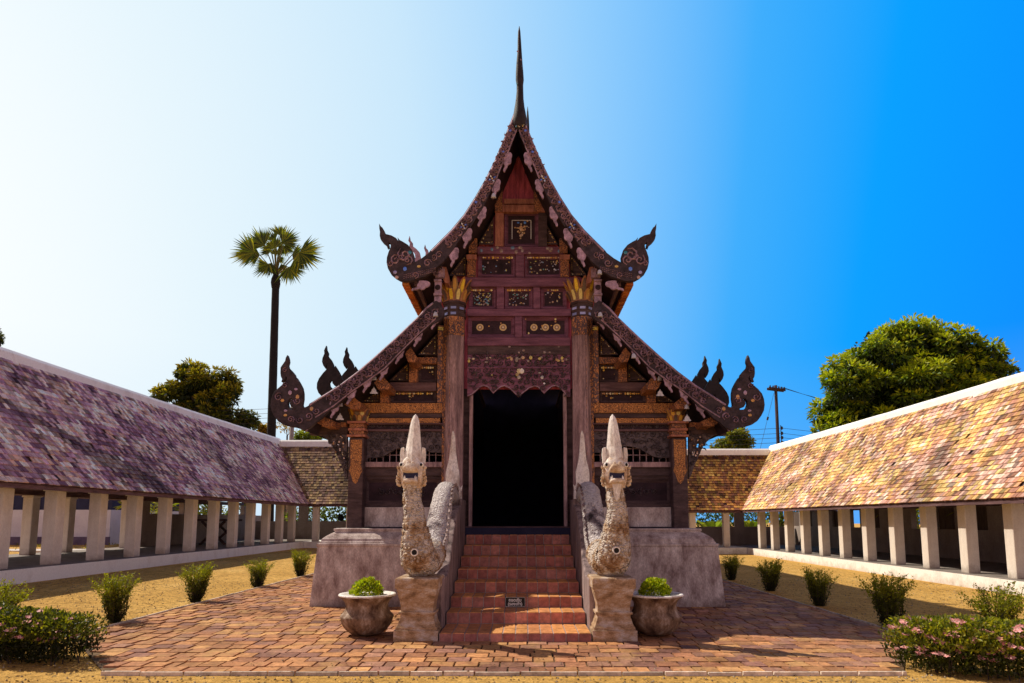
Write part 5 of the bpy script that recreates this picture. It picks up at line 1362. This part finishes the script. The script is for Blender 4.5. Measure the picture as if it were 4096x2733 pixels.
# ------------------------------------------------------------------ clipped shrubs in the sand
SH = None
def shrub(u, v, s, label, rz):
    global SH
    p = ground(u, v)
    if SH is None:
        random.seed(91); t = thing('shrub', label, 'shrub', (0, 0, 0))
        st, lf = MB(), MB()
        for k in range(34):
            a = U(0, 2*PI); r1 = U(.03, .13); r2 = r1+U(.02, .12); r3 = r2+U(.0, .24); h1, h2, h3 = U(.15, .25), U(.36, .5), U(.52, .80)
            a2 = a+U(-.4, .4); pts = [(r1*.6*math.cos(a), r1*.6*math.sin(a), -.02), (r1*1.5*math.cos(a), r1*1.5*math.sin(a), h1), (r2*math.cos(a), r2*math.sin(a), h2), (r3*math.cos(a2), r3*math.sin(a2), h3)]
            st.tube(pts, [.009, .007, .004, .0015], 4)
            for j in range(3):
                A, B = Vector(pts[j]), Vector(pts[j+1])
                for _ in range((46, 62, 46)[j]):
                    f = rnd(); c = vary(((.03, .035, .004), (.09, .10, .005), (.24, .25, .008))[j], .45)  # leaves darker low and inside, paler at tips: shade put into colour
                    leaf(lf, A.lerp(B, f)+rdir()*U(0, .075), rdir()+Vector((0, 0, .3)), U(.026, .050), U(.014, .027), c)
        for k in range(90):
            a = U(0, 2*PI); r = U(.05, .30); z = U(.35, .68); d = Vector((math.cos(a), math.sin(a), U(.1, 1.1))).normalized(); A = Vector((r*.6*math.cos(a), r*.6*math.sin(a), z)); l = U(.1, .22)
            st.tube([A, A+d*l], [.003, .001], 3)
            for _ in range(14): leaf(lf, A+d*l*rnd()+rdir()*.01, rdir()+d, U(.018, .034), U(.008, .014), vary((.27, .28, .008), .4))
        st.build('stems', MAT['bark'], t, world=False); lf.build('leaves', MAT['leaf'], t, world=False); SH = t; o = t
    else: o = copy_tree(SH)
    o.location = (p.x, p.y, p.z+.0); s *= .9; o.scale = (s*U(.9, 1.08), s*U(.9, 1.08), s*U(.96, 1.08)); o.rotation_euler = (0, 0, rz)
    tag(o, label, 'shrub', 'clipped shrubs in the sand')
shrub(262, 1427, 1.0, 'spiky green shrub nearest the flower hedge in the left sand strip', .3)
shrub(446, 1381, .97, 'second spiky green shrub from the left flower hedge, beside the pavement edge', 1.7)
shrub(592, 1348, .95, 'third spiky green shrub from the left flower hedge, beside the pavement edge', 3.1)
shrub(691, 1323, .98, 'spiky green shrub close to the left corner of the temple base', 4.4)
shrub(-12, 1470, 1.05, 'spiky green shrub cut by the left frame edge behind the pink hedge', 5.2)
shrub(1679, 1331, .95, 'dark shaded shrub close to the right corner of the temple base', 2.2)
shrub(1766, 1356, .95, 'second dark shrub from the temple base in the right shaded sand', .9)
shrub(1883, 1390, .98, 'third dark shrub from the temple base in the right shaded sand', 3.8)
shrub(2042, 1436, 1.12, 'dark shrub standing just behind the left end of the right flower hedge', 5.5)
shrub(2290, 1490, 1.1, 'sunlit spiky shrub rising behind the middle of the right flower hedge', 1.2)

# ------------------------------------------------------------------ flowering hedges
def hedge(name, path, w, hgt, label, seed, nl, bright, spots):
    random.seed(seed)
    P0 = Vector((path[0][0], path[0][1], 0)); t = thing(name, label, 'hedge', (P0.x, P0.y, gz(P0.x, P0.y)))
    lf, st = MB(), MB(); L = [Vector((a, b, 0)) for a, b in path]
    tops = []
    for _ in range(nl):
        i = random.randrange(len(L)-1); c0 = L[i].lerp(L[i+1], rnd()); a = U(0, 2*PI)
        r = w*math.sqrt(rnd()); r = w-(w-r)*.55
        z = rnd()**.75; hh = hgt*(1+.16*mnoise.noise(Vector((c0.x*2.2, c0.y*2.2, seed)))+.07*mnoise.noise(Vector((c0.x*7, c0.y*7, seed))))
        rr = r*(math.sqrt(max(0, 1-max(0, (z-.7)/.3)**2*.75)))*(.82+.22*min(1, z*3))
        p = Vector((c0.x+rr*math.cos(a), c0.y+rr*math.sin(a), gz(c0.x, c0.y)+hh*z+.02))
        c = vary(random.choice(bright) if z > .45 else tuple(x*.55 for x in bright[0]), .4)  # lower leaves darkened to paint the shade under the hedge top
        leaf(lf, p, rdir()+Vector((math.cos(a)*.4, math.sin(a)*.4, .9)), U(.034, .062), U(.017, .028), c)
        if (z > .86 or (r > w*.7 and z > .3)) and math.sin(a) < .25: tops.append((p, Vector((math.cos(a)*.6, math.sin(a)*.6, .7))))
    for _ in range(60):
        i = random.randrange(len(L)-1); c0 = L[i].lerp(L[i+1], rnd())+Vector((U(-1, 1)*w*.7, U(-1, 1)*w*.7, 0)); z0 = gz(c0.x, c0.y)
        st.tube([(c0.x, c0.y, z0-.02), (c0.x+U(-.08, .08), c0.y+U(-.08, .08), z0+hgt*.8)], [.009, .004], 4)
    lf.build('foliage', MAT['leaf'], t); st.build('stems', MAT['bark'], t)
    b0 = None
    def bloom():
        q = MB(); c = (.62, .22, .22)
        for k in range(5):
            o = rdir()*.028; o.z = abs(o.z)*.5; o = o if k else Vector((0, 0, 0)); d = Vector((U(-.3, .3), U(-.9, -.2), .8)).normalized(); s = d.cross(rdir()).normalized(); s2 = d.cross(s)
            for j in range(5):
                a = 2*PI*j/5; e = s*math.cos(a)+s2*math.sin(a); e2 = s*math.cos(a+.6)+s2*math.sin(a+.6); e3 = s*math.cos(a-.6)+s2*math.sin(a-.6)
                q.add([o, o+e3*.016+d*.002, o+e*.027+d*.004, o+e2*.016+d*.002], [(0, 1, 2, 3)], vary((.66, .27, .25) if rnd() < .7 else (.75, .42, .40), .15))
        return q
    for n_ in range(int(spots*1.25)):
        p, d = random.choice([x for x in tops if x[0].y < path[0][1]+w*.6] or tops)
        if n_ % 6 == 0: b0 = bloom().build('blossom', MAT['flower'], t, world=False); o = b0
        else: o = b0.copy(); COL.objects.link(o)
        o.parent = t; o.location = p+d*.015-t.location; s = U(.8, 1.45); o.scale = (s, s, s); o.rotation_euler = (0, 0, U(-.8, .8))
    return t
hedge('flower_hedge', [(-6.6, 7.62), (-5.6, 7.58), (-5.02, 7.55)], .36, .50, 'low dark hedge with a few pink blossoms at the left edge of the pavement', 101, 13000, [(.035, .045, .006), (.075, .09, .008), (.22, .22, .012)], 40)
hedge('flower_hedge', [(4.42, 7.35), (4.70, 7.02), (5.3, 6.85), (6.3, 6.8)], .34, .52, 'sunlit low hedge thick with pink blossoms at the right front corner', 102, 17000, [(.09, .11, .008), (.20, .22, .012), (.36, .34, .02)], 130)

# ------------------------------------------------------------------ trees
def tree(name, label, cat, u, vb, Y, blobs, n, cols, lsz, seed, trunk=.35, group=None):
    """blobs: (u, v, radius in sheet units) of the lumps of the crown at depth Y"""
    random.seed(seed)
    p = at(u, vb, Y); t = thing(name, label, cat, (p.x, Y, .0), group=group)
    B = []
    for (bu, bv, br) in blobs:
        c = at(bu, bv, Y+U(-.6, .6)*br/1491.75*Y); B.append((c, br*(.84 if Y < 46.5 and len(blobs) > 12 else .95)/1491.75*Y))
    zc = min(c.z for c, r in B); tr = MB()
    top = Vector((p.x, Y, max(1.5, zc-.5)))
    tr.tube([(p.x, Y, -.3), (p.x+.1, Y, top.z*.5), tuple(top)], [trunk, trunk*.8, trunk*.65], 9)
    for c, r in B:
        m_ = top.lerp(c, .5)+rdir()*r*.3; tr.tube([top, m_, c], [trunk*.45, trunk*.25, trunk*.08], 6)
    tr.build('trunk', MAT['bark'], t)
    q = MB(); tot = sum(r*r for _, r in B)
    for c, r in B:
        k = int(n*r*r/tot)
        for _ in range(int(k*.16)):          # inner leaves darkened, crown shade put into their colour
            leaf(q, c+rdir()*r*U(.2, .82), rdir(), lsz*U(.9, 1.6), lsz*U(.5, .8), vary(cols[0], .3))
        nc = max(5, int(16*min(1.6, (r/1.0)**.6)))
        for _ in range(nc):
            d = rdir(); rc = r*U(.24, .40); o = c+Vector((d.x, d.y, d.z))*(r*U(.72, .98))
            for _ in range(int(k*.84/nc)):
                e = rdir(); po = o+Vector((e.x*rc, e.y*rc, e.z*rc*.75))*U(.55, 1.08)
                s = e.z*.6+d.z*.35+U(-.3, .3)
                leaf(q, po, e+rdir()*.7+Vector((0, 0, -.25)), lsz*U(.7, 1.4), lsz*U(.3, .5), vary(cols[2] if s > .22 else (cols[1] if s > -.35 else cols[0]), .3))  # clump tops paler, undersides darker: highlights and shade painted in
    q.build('crown', MAT['leaf'], t)
    return t
MG = [(.015, .030, .003), (.10, .16, .008), (.38, .43, .012)]
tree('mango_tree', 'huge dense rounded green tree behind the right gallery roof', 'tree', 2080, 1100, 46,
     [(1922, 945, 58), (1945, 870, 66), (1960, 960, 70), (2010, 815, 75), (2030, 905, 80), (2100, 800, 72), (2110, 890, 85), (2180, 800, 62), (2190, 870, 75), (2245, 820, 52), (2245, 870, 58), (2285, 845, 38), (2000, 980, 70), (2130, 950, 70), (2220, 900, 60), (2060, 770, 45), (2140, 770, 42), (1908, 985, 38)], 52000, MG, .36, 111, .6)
tree('broadleaf_tree', 'lone dark green tree with ragged crown behind the left gallery roof', 'tree', 450, 1100, 46,
     [(440, 870, 38), (470, 880, 42), (515, 875, 32), (400, 900, 32), (375, 905, 22), (440, 915, 40), (490, 930, 40), (525, 905, 26), (430, 850, 24), (510, 950, 26), (490, 965, 22)], 15000, [(.018, .03, .006), (.10, .11, .008), (.27, .22, .012)], .30, 112, .3)
tree('broadleaf_tree', 'small dark tree between the ragged tree and the palm trunk', 'tree', 560, 1100, 47,
     [(560, 955, 20), (545, 970, 18), (575, 965, 16), (560, 980, 20), (525, 965, 10)], 3500, [(.015, .028, .008), (.05, .07, .008), (.12, .12, .01)], .26, 113, .2)
tree('autumn_tree', 'small orange-leaved tree just left of the palm trunk foot', 'tree', 608, 1100, 52, [(605, 985, 14), (615, 992, 12), (600, 995, 10)], 1000, [(.10, .07, .01), (.28, .18, .015), (.38, .25, .03)], .26, 114, .15)
tree('thin_tree', 'nearly bare small tree just right of the palm trunk', 'tree', 655, 1100, 52, [(648, 975, 14), (662, 985, 14)], 150, [(.2, .14, .05), (.35, .25, .08), (.4, .3, .1)], .22, 115, .1)
tree('leafy_tree', 'bright green treetop showing above the left rear gallery ridge', 'tree', 702, 1100, 50, [(690, 1004, 14), (708, 1002, 15), (728, 1006, 12)], 1200, [(.06, .1, .01), (.16, .22, .015), (.26, .30, .02)], .24, 116, .15)
tree('leafy_tree', 'yellow-green treetop behind the right rear gallery, under the temple eave', 'tree', 1685, 1100, 48, [(1690, 1010, 26), (1665, 1020, 20), (1710, 1015, 18), (1650, 1030, 18), (1700, 995, 14)], 3500, [(.05, .07, .008), (.14, .17, .012), (.25, .25, .02)], .26, 117, .2)
tree('leafy_tree', 'dark twig of a tree at the far left above the gallery ridge', 'tree', -30, 1100, 30, [(-18, 775, 24), (-2, 778, 9)], 1200, [(.015, .03, .01), (.05, .07, .012), (.09, .11, .015)], .16, 118, .2)
# fan palm
random.seed(121)
pb = at(626, 1010, 40); pt = at(633, 640, 40)
PT = thing('fan_palm', 'tall slender fan palm with dark trunk rising behind the left rear gallery', 'palm', (pb.x, 40, 0))
q = MB(); N = 30; pts = []; rr = []
for i in range(N+1):
    f = i/N; z = f*(pt.z+.1); pts.append((pb.x+(pt.x-pb.x)*f, 40, z)); rr.append((.29-.07*f)*(1+.025*(i % 2)))
q.tube(pts, rr, 12); q.build('trunk', MAT['palmbark'], PT, True)
def fan(hub, d, upv, R_, spread, nseg, q, fold):
    d = d.normalized(); s = d.cross(upv).normalized(); nn = s.cross(d)
    for i in range(nseg):
        a = (i/(nseg-1)-.5)*spread; di = (d*math.cos(a)+s*math.sin(a)+nn*fold*abs(math.sin(a))).normalized(); l = R_*U(.82, 1.08)*(1-.12*abs(a)/(spread/2))
        w = di.cross(nn).normalized()*l*.030; c = vary(random.choice([(.07, .10, .006), (.13, .17, .008), (.24, .25, .01), (.035, .055, .006)]), .4)
        mid_ = hub+di*l*.46; tip = hub+di*l+Vector((0, 0, -.10*l*rnd()))+rdir()*.05
        q.add([hub, mid_+w*1.5, tip, mid_-w*1.5], [(0, 1, 3), (1, 2, 3)], c)
top = Vector((pt.x, 40, pt.z+.15))
kP = K(900, 880, 3.733)
for (hu, hv, tu, tv, sp, fo, yy) in ((590, 385, 400, 170, 2.5, .1, .2), (850, 350, 1090, 190, 2.3, .15, .3), (822, 235, 790, 70, 1.6, .1, .6), (440, 490, 110, 470, 2.9, .3, -.3), (1110, 490, 1420, 620, 3.3, .1, -.3), (660, 665, 470, 800, 2.7, .2, -.5), (945, 705, 1100, 900, 2.9, .05, -.5),
                               (735, 430, 700, 250, 3.2, .2, .4), (690, 470, 560, 400, 2.4, .2, .7), (800, 450, 960, 420, 2.2, .2, .8), (750, 300, 690, 180, 2.0, .2, .6), (760, 520, 740, 400, 2.6, .3, -.3), (780, 560, 900, 640, 1.6, .2, 1.0), (520, 520, 300, 560, 2.4, .3, .6), (1000, 520, 1240, 560, 2.4, .3, .6), (700, 640, 620, 820, 1.8, .2, -.2), (840, 660, 900, 820, 1.8, .2, .2), (870, 390, 1040, 470, 2.0, .2, .5), (690, 440, 600, 520, 1.6, .3, .8), (800, 430, 860, 560, 1.8, .3, .9)):
    hub = at(*kP(hu, hv), 40+yy); tip_ = at(*kP(tu, tv), 40+yy*1.4); d = tip_-hub; m_ = top.lerp(hub, .5)+Vector((0, 0, .08))
    q = MB(); q.tube([top, m_, hub], [.05, .035, .025], 5, (.16, .13, .02))
    fan(hub, d, Vector((U(-.25, .25), -1, U(-.1, .35))), d.length*1.16, sp*.92, int(12*sp), q, fo)
    q.build('fan_leaf', MAT['leaf'], PT)
q = MB(); q.lathe([(.25, pt.z-.6), (.30, pt.z-.3), (.28, pt.z-.05), (.18, pt.z+.25), (.05, pt.z+.5)], pt.x, 40, 10); q.build('crown_shaft', MAT['palmbark'], PT, True)

# yellow-green palms and banana plants beyond the galleries
def clump(name, label, cat, x, y, hgt, n, wid, cols, seed, z0=0, group=None):
    random.seed(seed); t = thing(name, label, cat, (x, y, z0), group=group); q = MB()
    for k in range(n):
        a = 2*PI*k/n+U(-.3, .3); out = hgt*U(.35, .75); L = []
        for i in range(8):
            f = i/7; L.append(Vector((x+out*f*math.cos(a), y+out*f*math.sin(a), z0+hgt*U(.95, 1.05)*(1.5*f-.85*f*f)*1.35)))
        s = Vector((-math.sin(a), math.cos(a), 0))
        if wid > .15:
            vs = []
            for i, p in enumerate(L): w = wid*math.sin(PI*min(.98, .06+i/7.4)); vs += [p-s*w+Vector((0, 0, .05)), p, p+s*w+Vector((0, 0, .05))]
            q.add(vs, [f for i in range(7) for f in ((i*3, i*3+1, i*3+4, i*3+3), (i*3+1, i*3+2, i*3+5, i*3+4))], vary(random.choice(cols)))
        else:
            q.tube(L, [.012]*8, 4, cols[0])
            for i in range(1, 8):
                for sg in (-1, 1):
                    for e in (0, .5):
                        p = L[i-1].lerp(L[i], e) if e else L[i]; leaf(q, p, s*sg+(L[i]-L[i-1]).normalized()*.9+Vector((0, 0, -.2)), U(.3, .45), .05, vary(random.choice(cols)))
    q.build('fronds', MAT['leaf'], t); return t
YG = [(.30, .30, .015), (.22, .26, .02), (.40, .36, .02)]
clump('areca_palm', 'yellow-green feathery palm seen between the left gallery piers', 'palm plant', -16.2, 28.2, 2.0, 15, .1, YG, 131, .5)
clump('areca_palm', 'second, smaller feathery palm deeper behind the left gallery piers', 'palm plant', -15.9, 32.5, 1.9, 12, .1, YG, 132, .5)
clump('areca_palm', 'yellow palm fronds showing through a window of the right gallery wall', 'palm plant', 16.3, 26.6, 2.2, 16, .1, YG, 133)
clump('areca_palm', 'yellow palm fronds showing through the rightmost open window of the right gallery', 'palm plant', 16.2, 22.4, 2.2, 16, .1, YG, 134)
clump('banana_plant', 'banana plant with broad light leaves behind the right rear gallery', 'banana plant', 11.0, 37.6, 1.7, 9, .24, [(.16, .24, .02), (.24, .32, .04)], 135)
clump('banana_plant', 'banana plant beside the right corner of the rear gallery', 'banana plant', 13.3, 37.2, 1.7, 9, .24, [(.14, .22, .02), (.26, .32, .03)], 136)
random.seed(140)
mb = MB()
for i in range(5200):
    x = random.choice([U(-40, -14.6), U(-13, 16), U(14.6, 30)]); y = U(10, 38) if abs(x) > 14.3 else U(36.5, 39)
    z = .22+gz(x, y) if x < -15.9 else 0
    if abs(x) > 14.3 or rnd() < .25:
        for _ in range(2): leaf(mb, Vector((x+U(-.1, .1), y, z)), Vector((U(-.5, .5), U(-.5, .5), 1)), U(.06, .16), .03, vary((.20, .18, .015) if x < 0 else (.06, .09, .01)))
tag(mb.build('grass', MAT['leaf']), 'dry yellow-green grass outside the galleries', 'grass', kind='stuff')
def bushrow(label, x0, x1, y, hgt, n, cols, seed):
    random.seed(seed); t = thing('bush', label, 'bush', ((x0+x1)/2, y, 0)); q = MB()
    for _ in range(n):
        x = U(x0, x1); d = rdir(); h_ = hgt*(.75+.35*mnoise.noise(Vector((x*.8, seed, 0)))); p = Vector((x+d.x*.5, y+d.y*.6, max(.05, h_*(rnd()**.5))))
        leaf(q, p, rdir()+Vector((0, -.3, .6)), U(.14, .28), U(.08, .13), vary(random.choice(cols), .45))
    q.build('foliage', MAT['leaf'], t); 
    for k in range(6):
        s = MB(); s.tube([(U(x0, x1), y, -.1), (U(x0, x1), y, hgt*.6)], [.04, .02], 5); s.build('stem', MAT['bark'], t)
bushrow('dark leafy bushes behind the low wall of the left rear gallery', -13.5, -4, 37.5, 3.1, 4200, [(.04, .07, .01), (.10, .15, .012), (.20, .26, .02)], 141)
bushrow('dark green bushes behind the right rear gallery wall', 4, 17, 38.5, 3.0, 4600, [(.03, .05, .008), (.07, .10, .012), (.12, .18, .015)], 142)
bushrow('dark leafy bushes behind the back wall of the left gallery', -19.5, -17.2, 40, 3.2, 1200, [(.03, .05, .008), (.07, .10, .012), (.14, .18, .015)], 143)
bushrow('dark bushes outside the windows of the right gallery', 16.6, 20.5, 27.5, 3.2, 2600, [(.02, .035, .006), (.05, .07, .01), (.10, .13, .012)], 144)
bushrow('dark bushes beyond the near end of the right gallery', 16.6, 19.5, 22.8, 3.2, 2000, [(.02, .035, .006), (.05, .07, .01), (.10, .13, .012)], 145)
# ------------------------------------------------------------------ house and path outside the left gallery
HS = thing('house', 'low white house with dark windows glimpsed beyond the left gallery', 'house', (-23, 29, .5))
q = MB(); q.box(-31, -18.2, 29, 36, .5, 2.05); q.build('wall', mottled('pale_house_wall', (.62, .58, .64), (.75, .72, .76), 2, (1, 1, 1), .9, .2), HS)
q = MB(); q.box(-31, -18.2, 29.05, 36, 2.051, 4.4); q.build('upper_wall', MAT['room'], HS)  # dark box stands in for the shade behind the house windows
for i in range(5):
    q = MB(); x = -29.6+2.7*i; q.box(x-.1, x+.1, 28.98, 29.04, 2.052, 3.9); q.build('window_frame', MAT['white'], HS)
q = MB(); q.box(-31.05, -18.15, 28.9, 28.999, .45, .86); q.build('footing', mottled('purple_grey_footing', (.10, .07, .12), (.2, .15, .22), 3, (1, 1, 1), .9, .2), HS)
q = MB(); q.prismx([(28.3, 4.3), (32.5, 6.2), (36.7, 4.3)], -31.5, -17.8); q.build('roof', MAT['woodh'], HS)
q = MB(); q.box(-40, -15.6, 23.0, 24.4, .3, .535); tag(q.build('path', mottled('pale_concrete_path', (.55, .48, .44), (.72, .66, .62), 2, (1, 1, 1), .9, .2)), kind='structure')
TS = thing('trestle', 'dark wooden X-legged trestle standing in the far part of the left gallery', 'trestle', (-12.6, 27.4, .596))
for i, y in enumerate((26.8, 28.0)):
    for a, b in ((-13.1, -12.1), (-12.1, -13.1)):
        q = MB(); q.tube([(a, y+(.0 if a < b else .09), .60), (b, y+(.0 if a < b else .09), 1.55)], [.055, .055], 4); q.build('leg', MAT['wood'], TS)
q = MB(); q.box(-13.2, -12.0, 26.6, 28.2, 1.551, 1.64); q.build('table_top', MAT['wood'], TS)

# ------------------------------------------------------------------ utility poles and lines
def poleat(u, v, Y): return at(u, v, Y)
p = at(1780, 886, 45)
UP = thing('utility_pole', 'dark wooden utility pole with crossarms beside the big tree on the right', 'utility pole', (p.x, 45, 0))
q = MB(); q.tube([(p.x, 45, -.2), (p.x, 45, p.z+.05)], [.14, .105], 9); q.build('pole', MAT['pole'], UP, True)
for dy in (-.16, .16):
    q = MB(); q.box(p.x-.75, p.x+.85, 45+dy-.05, 45+dy+.05, p.z-.32, p.z-.16); q.v = [(p.x+(a-p.x)*.9+(b-45)*.0, b+(a-p.x)*.45, c) for a, b, c in q.v]; q.build('crossarm', MAT['pole'], UP)
for i in range(6):
    x = p.x-.6+.25*i+.12; q = MB(); q.lathe([(.02, p.z-.16), (.05, p.z-.12), (.05, p.z-.02), (.02, p.z+.02)], x, 45+(x-p.x)*.5, 8); q.build('insulator', MAT['wire'], UP)
low = [at(1780, v, 45).z for v in (983, 995, 1005, 1016)]
for z in low:
    q = MB(); q.lathe([(.03, z-.12), (.09, z-.06), (.09, z+.06), (.03, z+.12)], p.x+.24, 44.86, 8); q.build('spool_insulator', MAT['wire'], UP)
q = MB(); q.box(p.x+.15, p.x+.2, 44.85, 44.87, low[-1]-.2, low[0]+.2); q.build('bracket', MAT['wire'], UP)
c = at(672, 925, 45)
CPL = thing('concrete_pole', 'thin pale concrete pole seen through the curl of the left lower roof finial', 'utility pole', (c.x, 45, 0))
q = MB(); q.tube([(c.x, 45, -.2), (c.x, 45, c.z)], [.20, .15], 8); q.build('pole', MAT['concpole'], CPL, True)
q = MB(); q.box(c.x-.5, c.x+.5, 44.8, 44.9, c.z-.5, c.z-.38); q.build('crossarm', MAT['pole'], CPL)
def wire(a, b, sag, label, group, r=.013):
    A, B = Vector(a), Vector(b); q = MB(); N = 14
    q.tube([A.lerp(B, i/N)-Vector((0, 0, sag*4*(i/N)*(1-i/N))) for i in range(N+1)], r, 4)
    o = q.build('power_line', MAT['wire']); tag(o, label, 'cable', group)
for i, dz in enumerate((-.02, -.02, -.02)):
    x = p.x+.15+.25*i; wire((x, 45+(x-p.x)*.5, p.z+dz), (p.x+26, 60+i*1.2, p.z-.4), .7, 'thin cable running from the crossarms of the right utility pole behind the big tree', 'cables from the right crossarms')
for i, z in enumerate(low):
    wire((p.x+.24, 44.86, z), (p.x+25, 47, z-.6), .5, 'thin low cable running right from the spool insulators of the right utility pole', 'low cables right of the pole')
    wire((p.x+.24, 44.86, z), (c.x+.4, 44.85, c.z-.4-.25*i), .9, 'thin low cable running left from the right utility pole behind the temple', 'low cables left of the pole')
for i in range(4):
    wire((c.x, 44.8, c.z-.35-.33*i), (c.x-26, 45.5, c.z+.2-.28*i), .5, 'thin cable between the concrete pole and the left trees, crossing the palm trunk', 'cables left of the concrete pole')
q = MB(); g1 = at(1776, 902, 45); g2 = at(1742, 1040, 45); q.tube([g1, g2], .012, 4); q.tube([g1.lerp(g2, .40), g1.lerp(g2, .45)], .07, 8)
tag(q.build('guy_wire', MAT['wire']), 'slanting guy wire with a small insulator left of the right utility pole', 'cable')

# ------------------------------------------------------------------ wind bells under the bargeboards
BL = [(kL, 1000, 1030, 1150, 'wind bell with pale leaf clapper under the middle of the left lower bargeboard'), (kL, 697, 1265, 1385, 'wind bell with pale leaf clapper beside the left outer lotus capital'),
      (kR, 1318, 1035, 1170, 'wind bell with pale leaf clapper under the middle of the right lower bargeboard'), (kR, 1560, 1290, 1395, 'wind bell with pale leaf clapper beside the right outer lotus capital'),
      (kL, 1550, 462, None, 'small bluish bell at the upper end of the left lower bargeboard'), (kR, 785, 465, None, 'small bluish bell at the upper end of the right lower bargeboard'),
      (kR, 1085, 835, None, 'small bluish bell a third of the way down the right lower bargeboard'), (kR, 780, 85, None, 'small bluish bell at the foot of the right upper bargeboard'), (kU, 930, 650, None, 'small bluish bell under the second pendant of the left upper bargeboard')]
for k_, u, v, vl_, lab in BL:
    p = at(*k_(u, v), 11.84 if vl_ is None else 12.2)
    t = thing('wind_bell', lab, 'wind bell', (p.x, p.y, p.z+.08), group=None)
    q = MB(); q.lathe([(.052, p.z-.045), (.046, p.z-.035), (.040, p.z), (.030, p.z+.03), (.012, p.z+.045)], p.x, p.y, 12); q.build('bell', MAT['metal'], t, True)
    q = MB(); q.tube([(p.x, p.y, p.z+.04), (p.x, p.y, p.z+.16)], .004, 4); q.build('hanger', MAT['wire'], t)
    if vl_:
        l = at(*k_(u, vl_), 12.2); z = l.z
        q = MB(); q.tube([(p.x, p.y, p.z-.04), (p.x, p.y, z+.05)], .003, 4); q.build('cord', MAT['wire'], t)
        pl = [(0, .085), (.012, .05), (.04, .025), (.05, -.02), (.075, -.035), (.07, -.05), (.03, -.055), (0, -.05), (-.03, -.055), (-.07, -.05), (-.075, -.035), (-.05, -.02), (-.04, .025), (-.012, .05)]
        q = MB(); q.prism([(p.x+a, z+b) for a, b in pl], p.y-.003, p.y+.003); q.build('leaf_clapper', MAT['metal'], t)
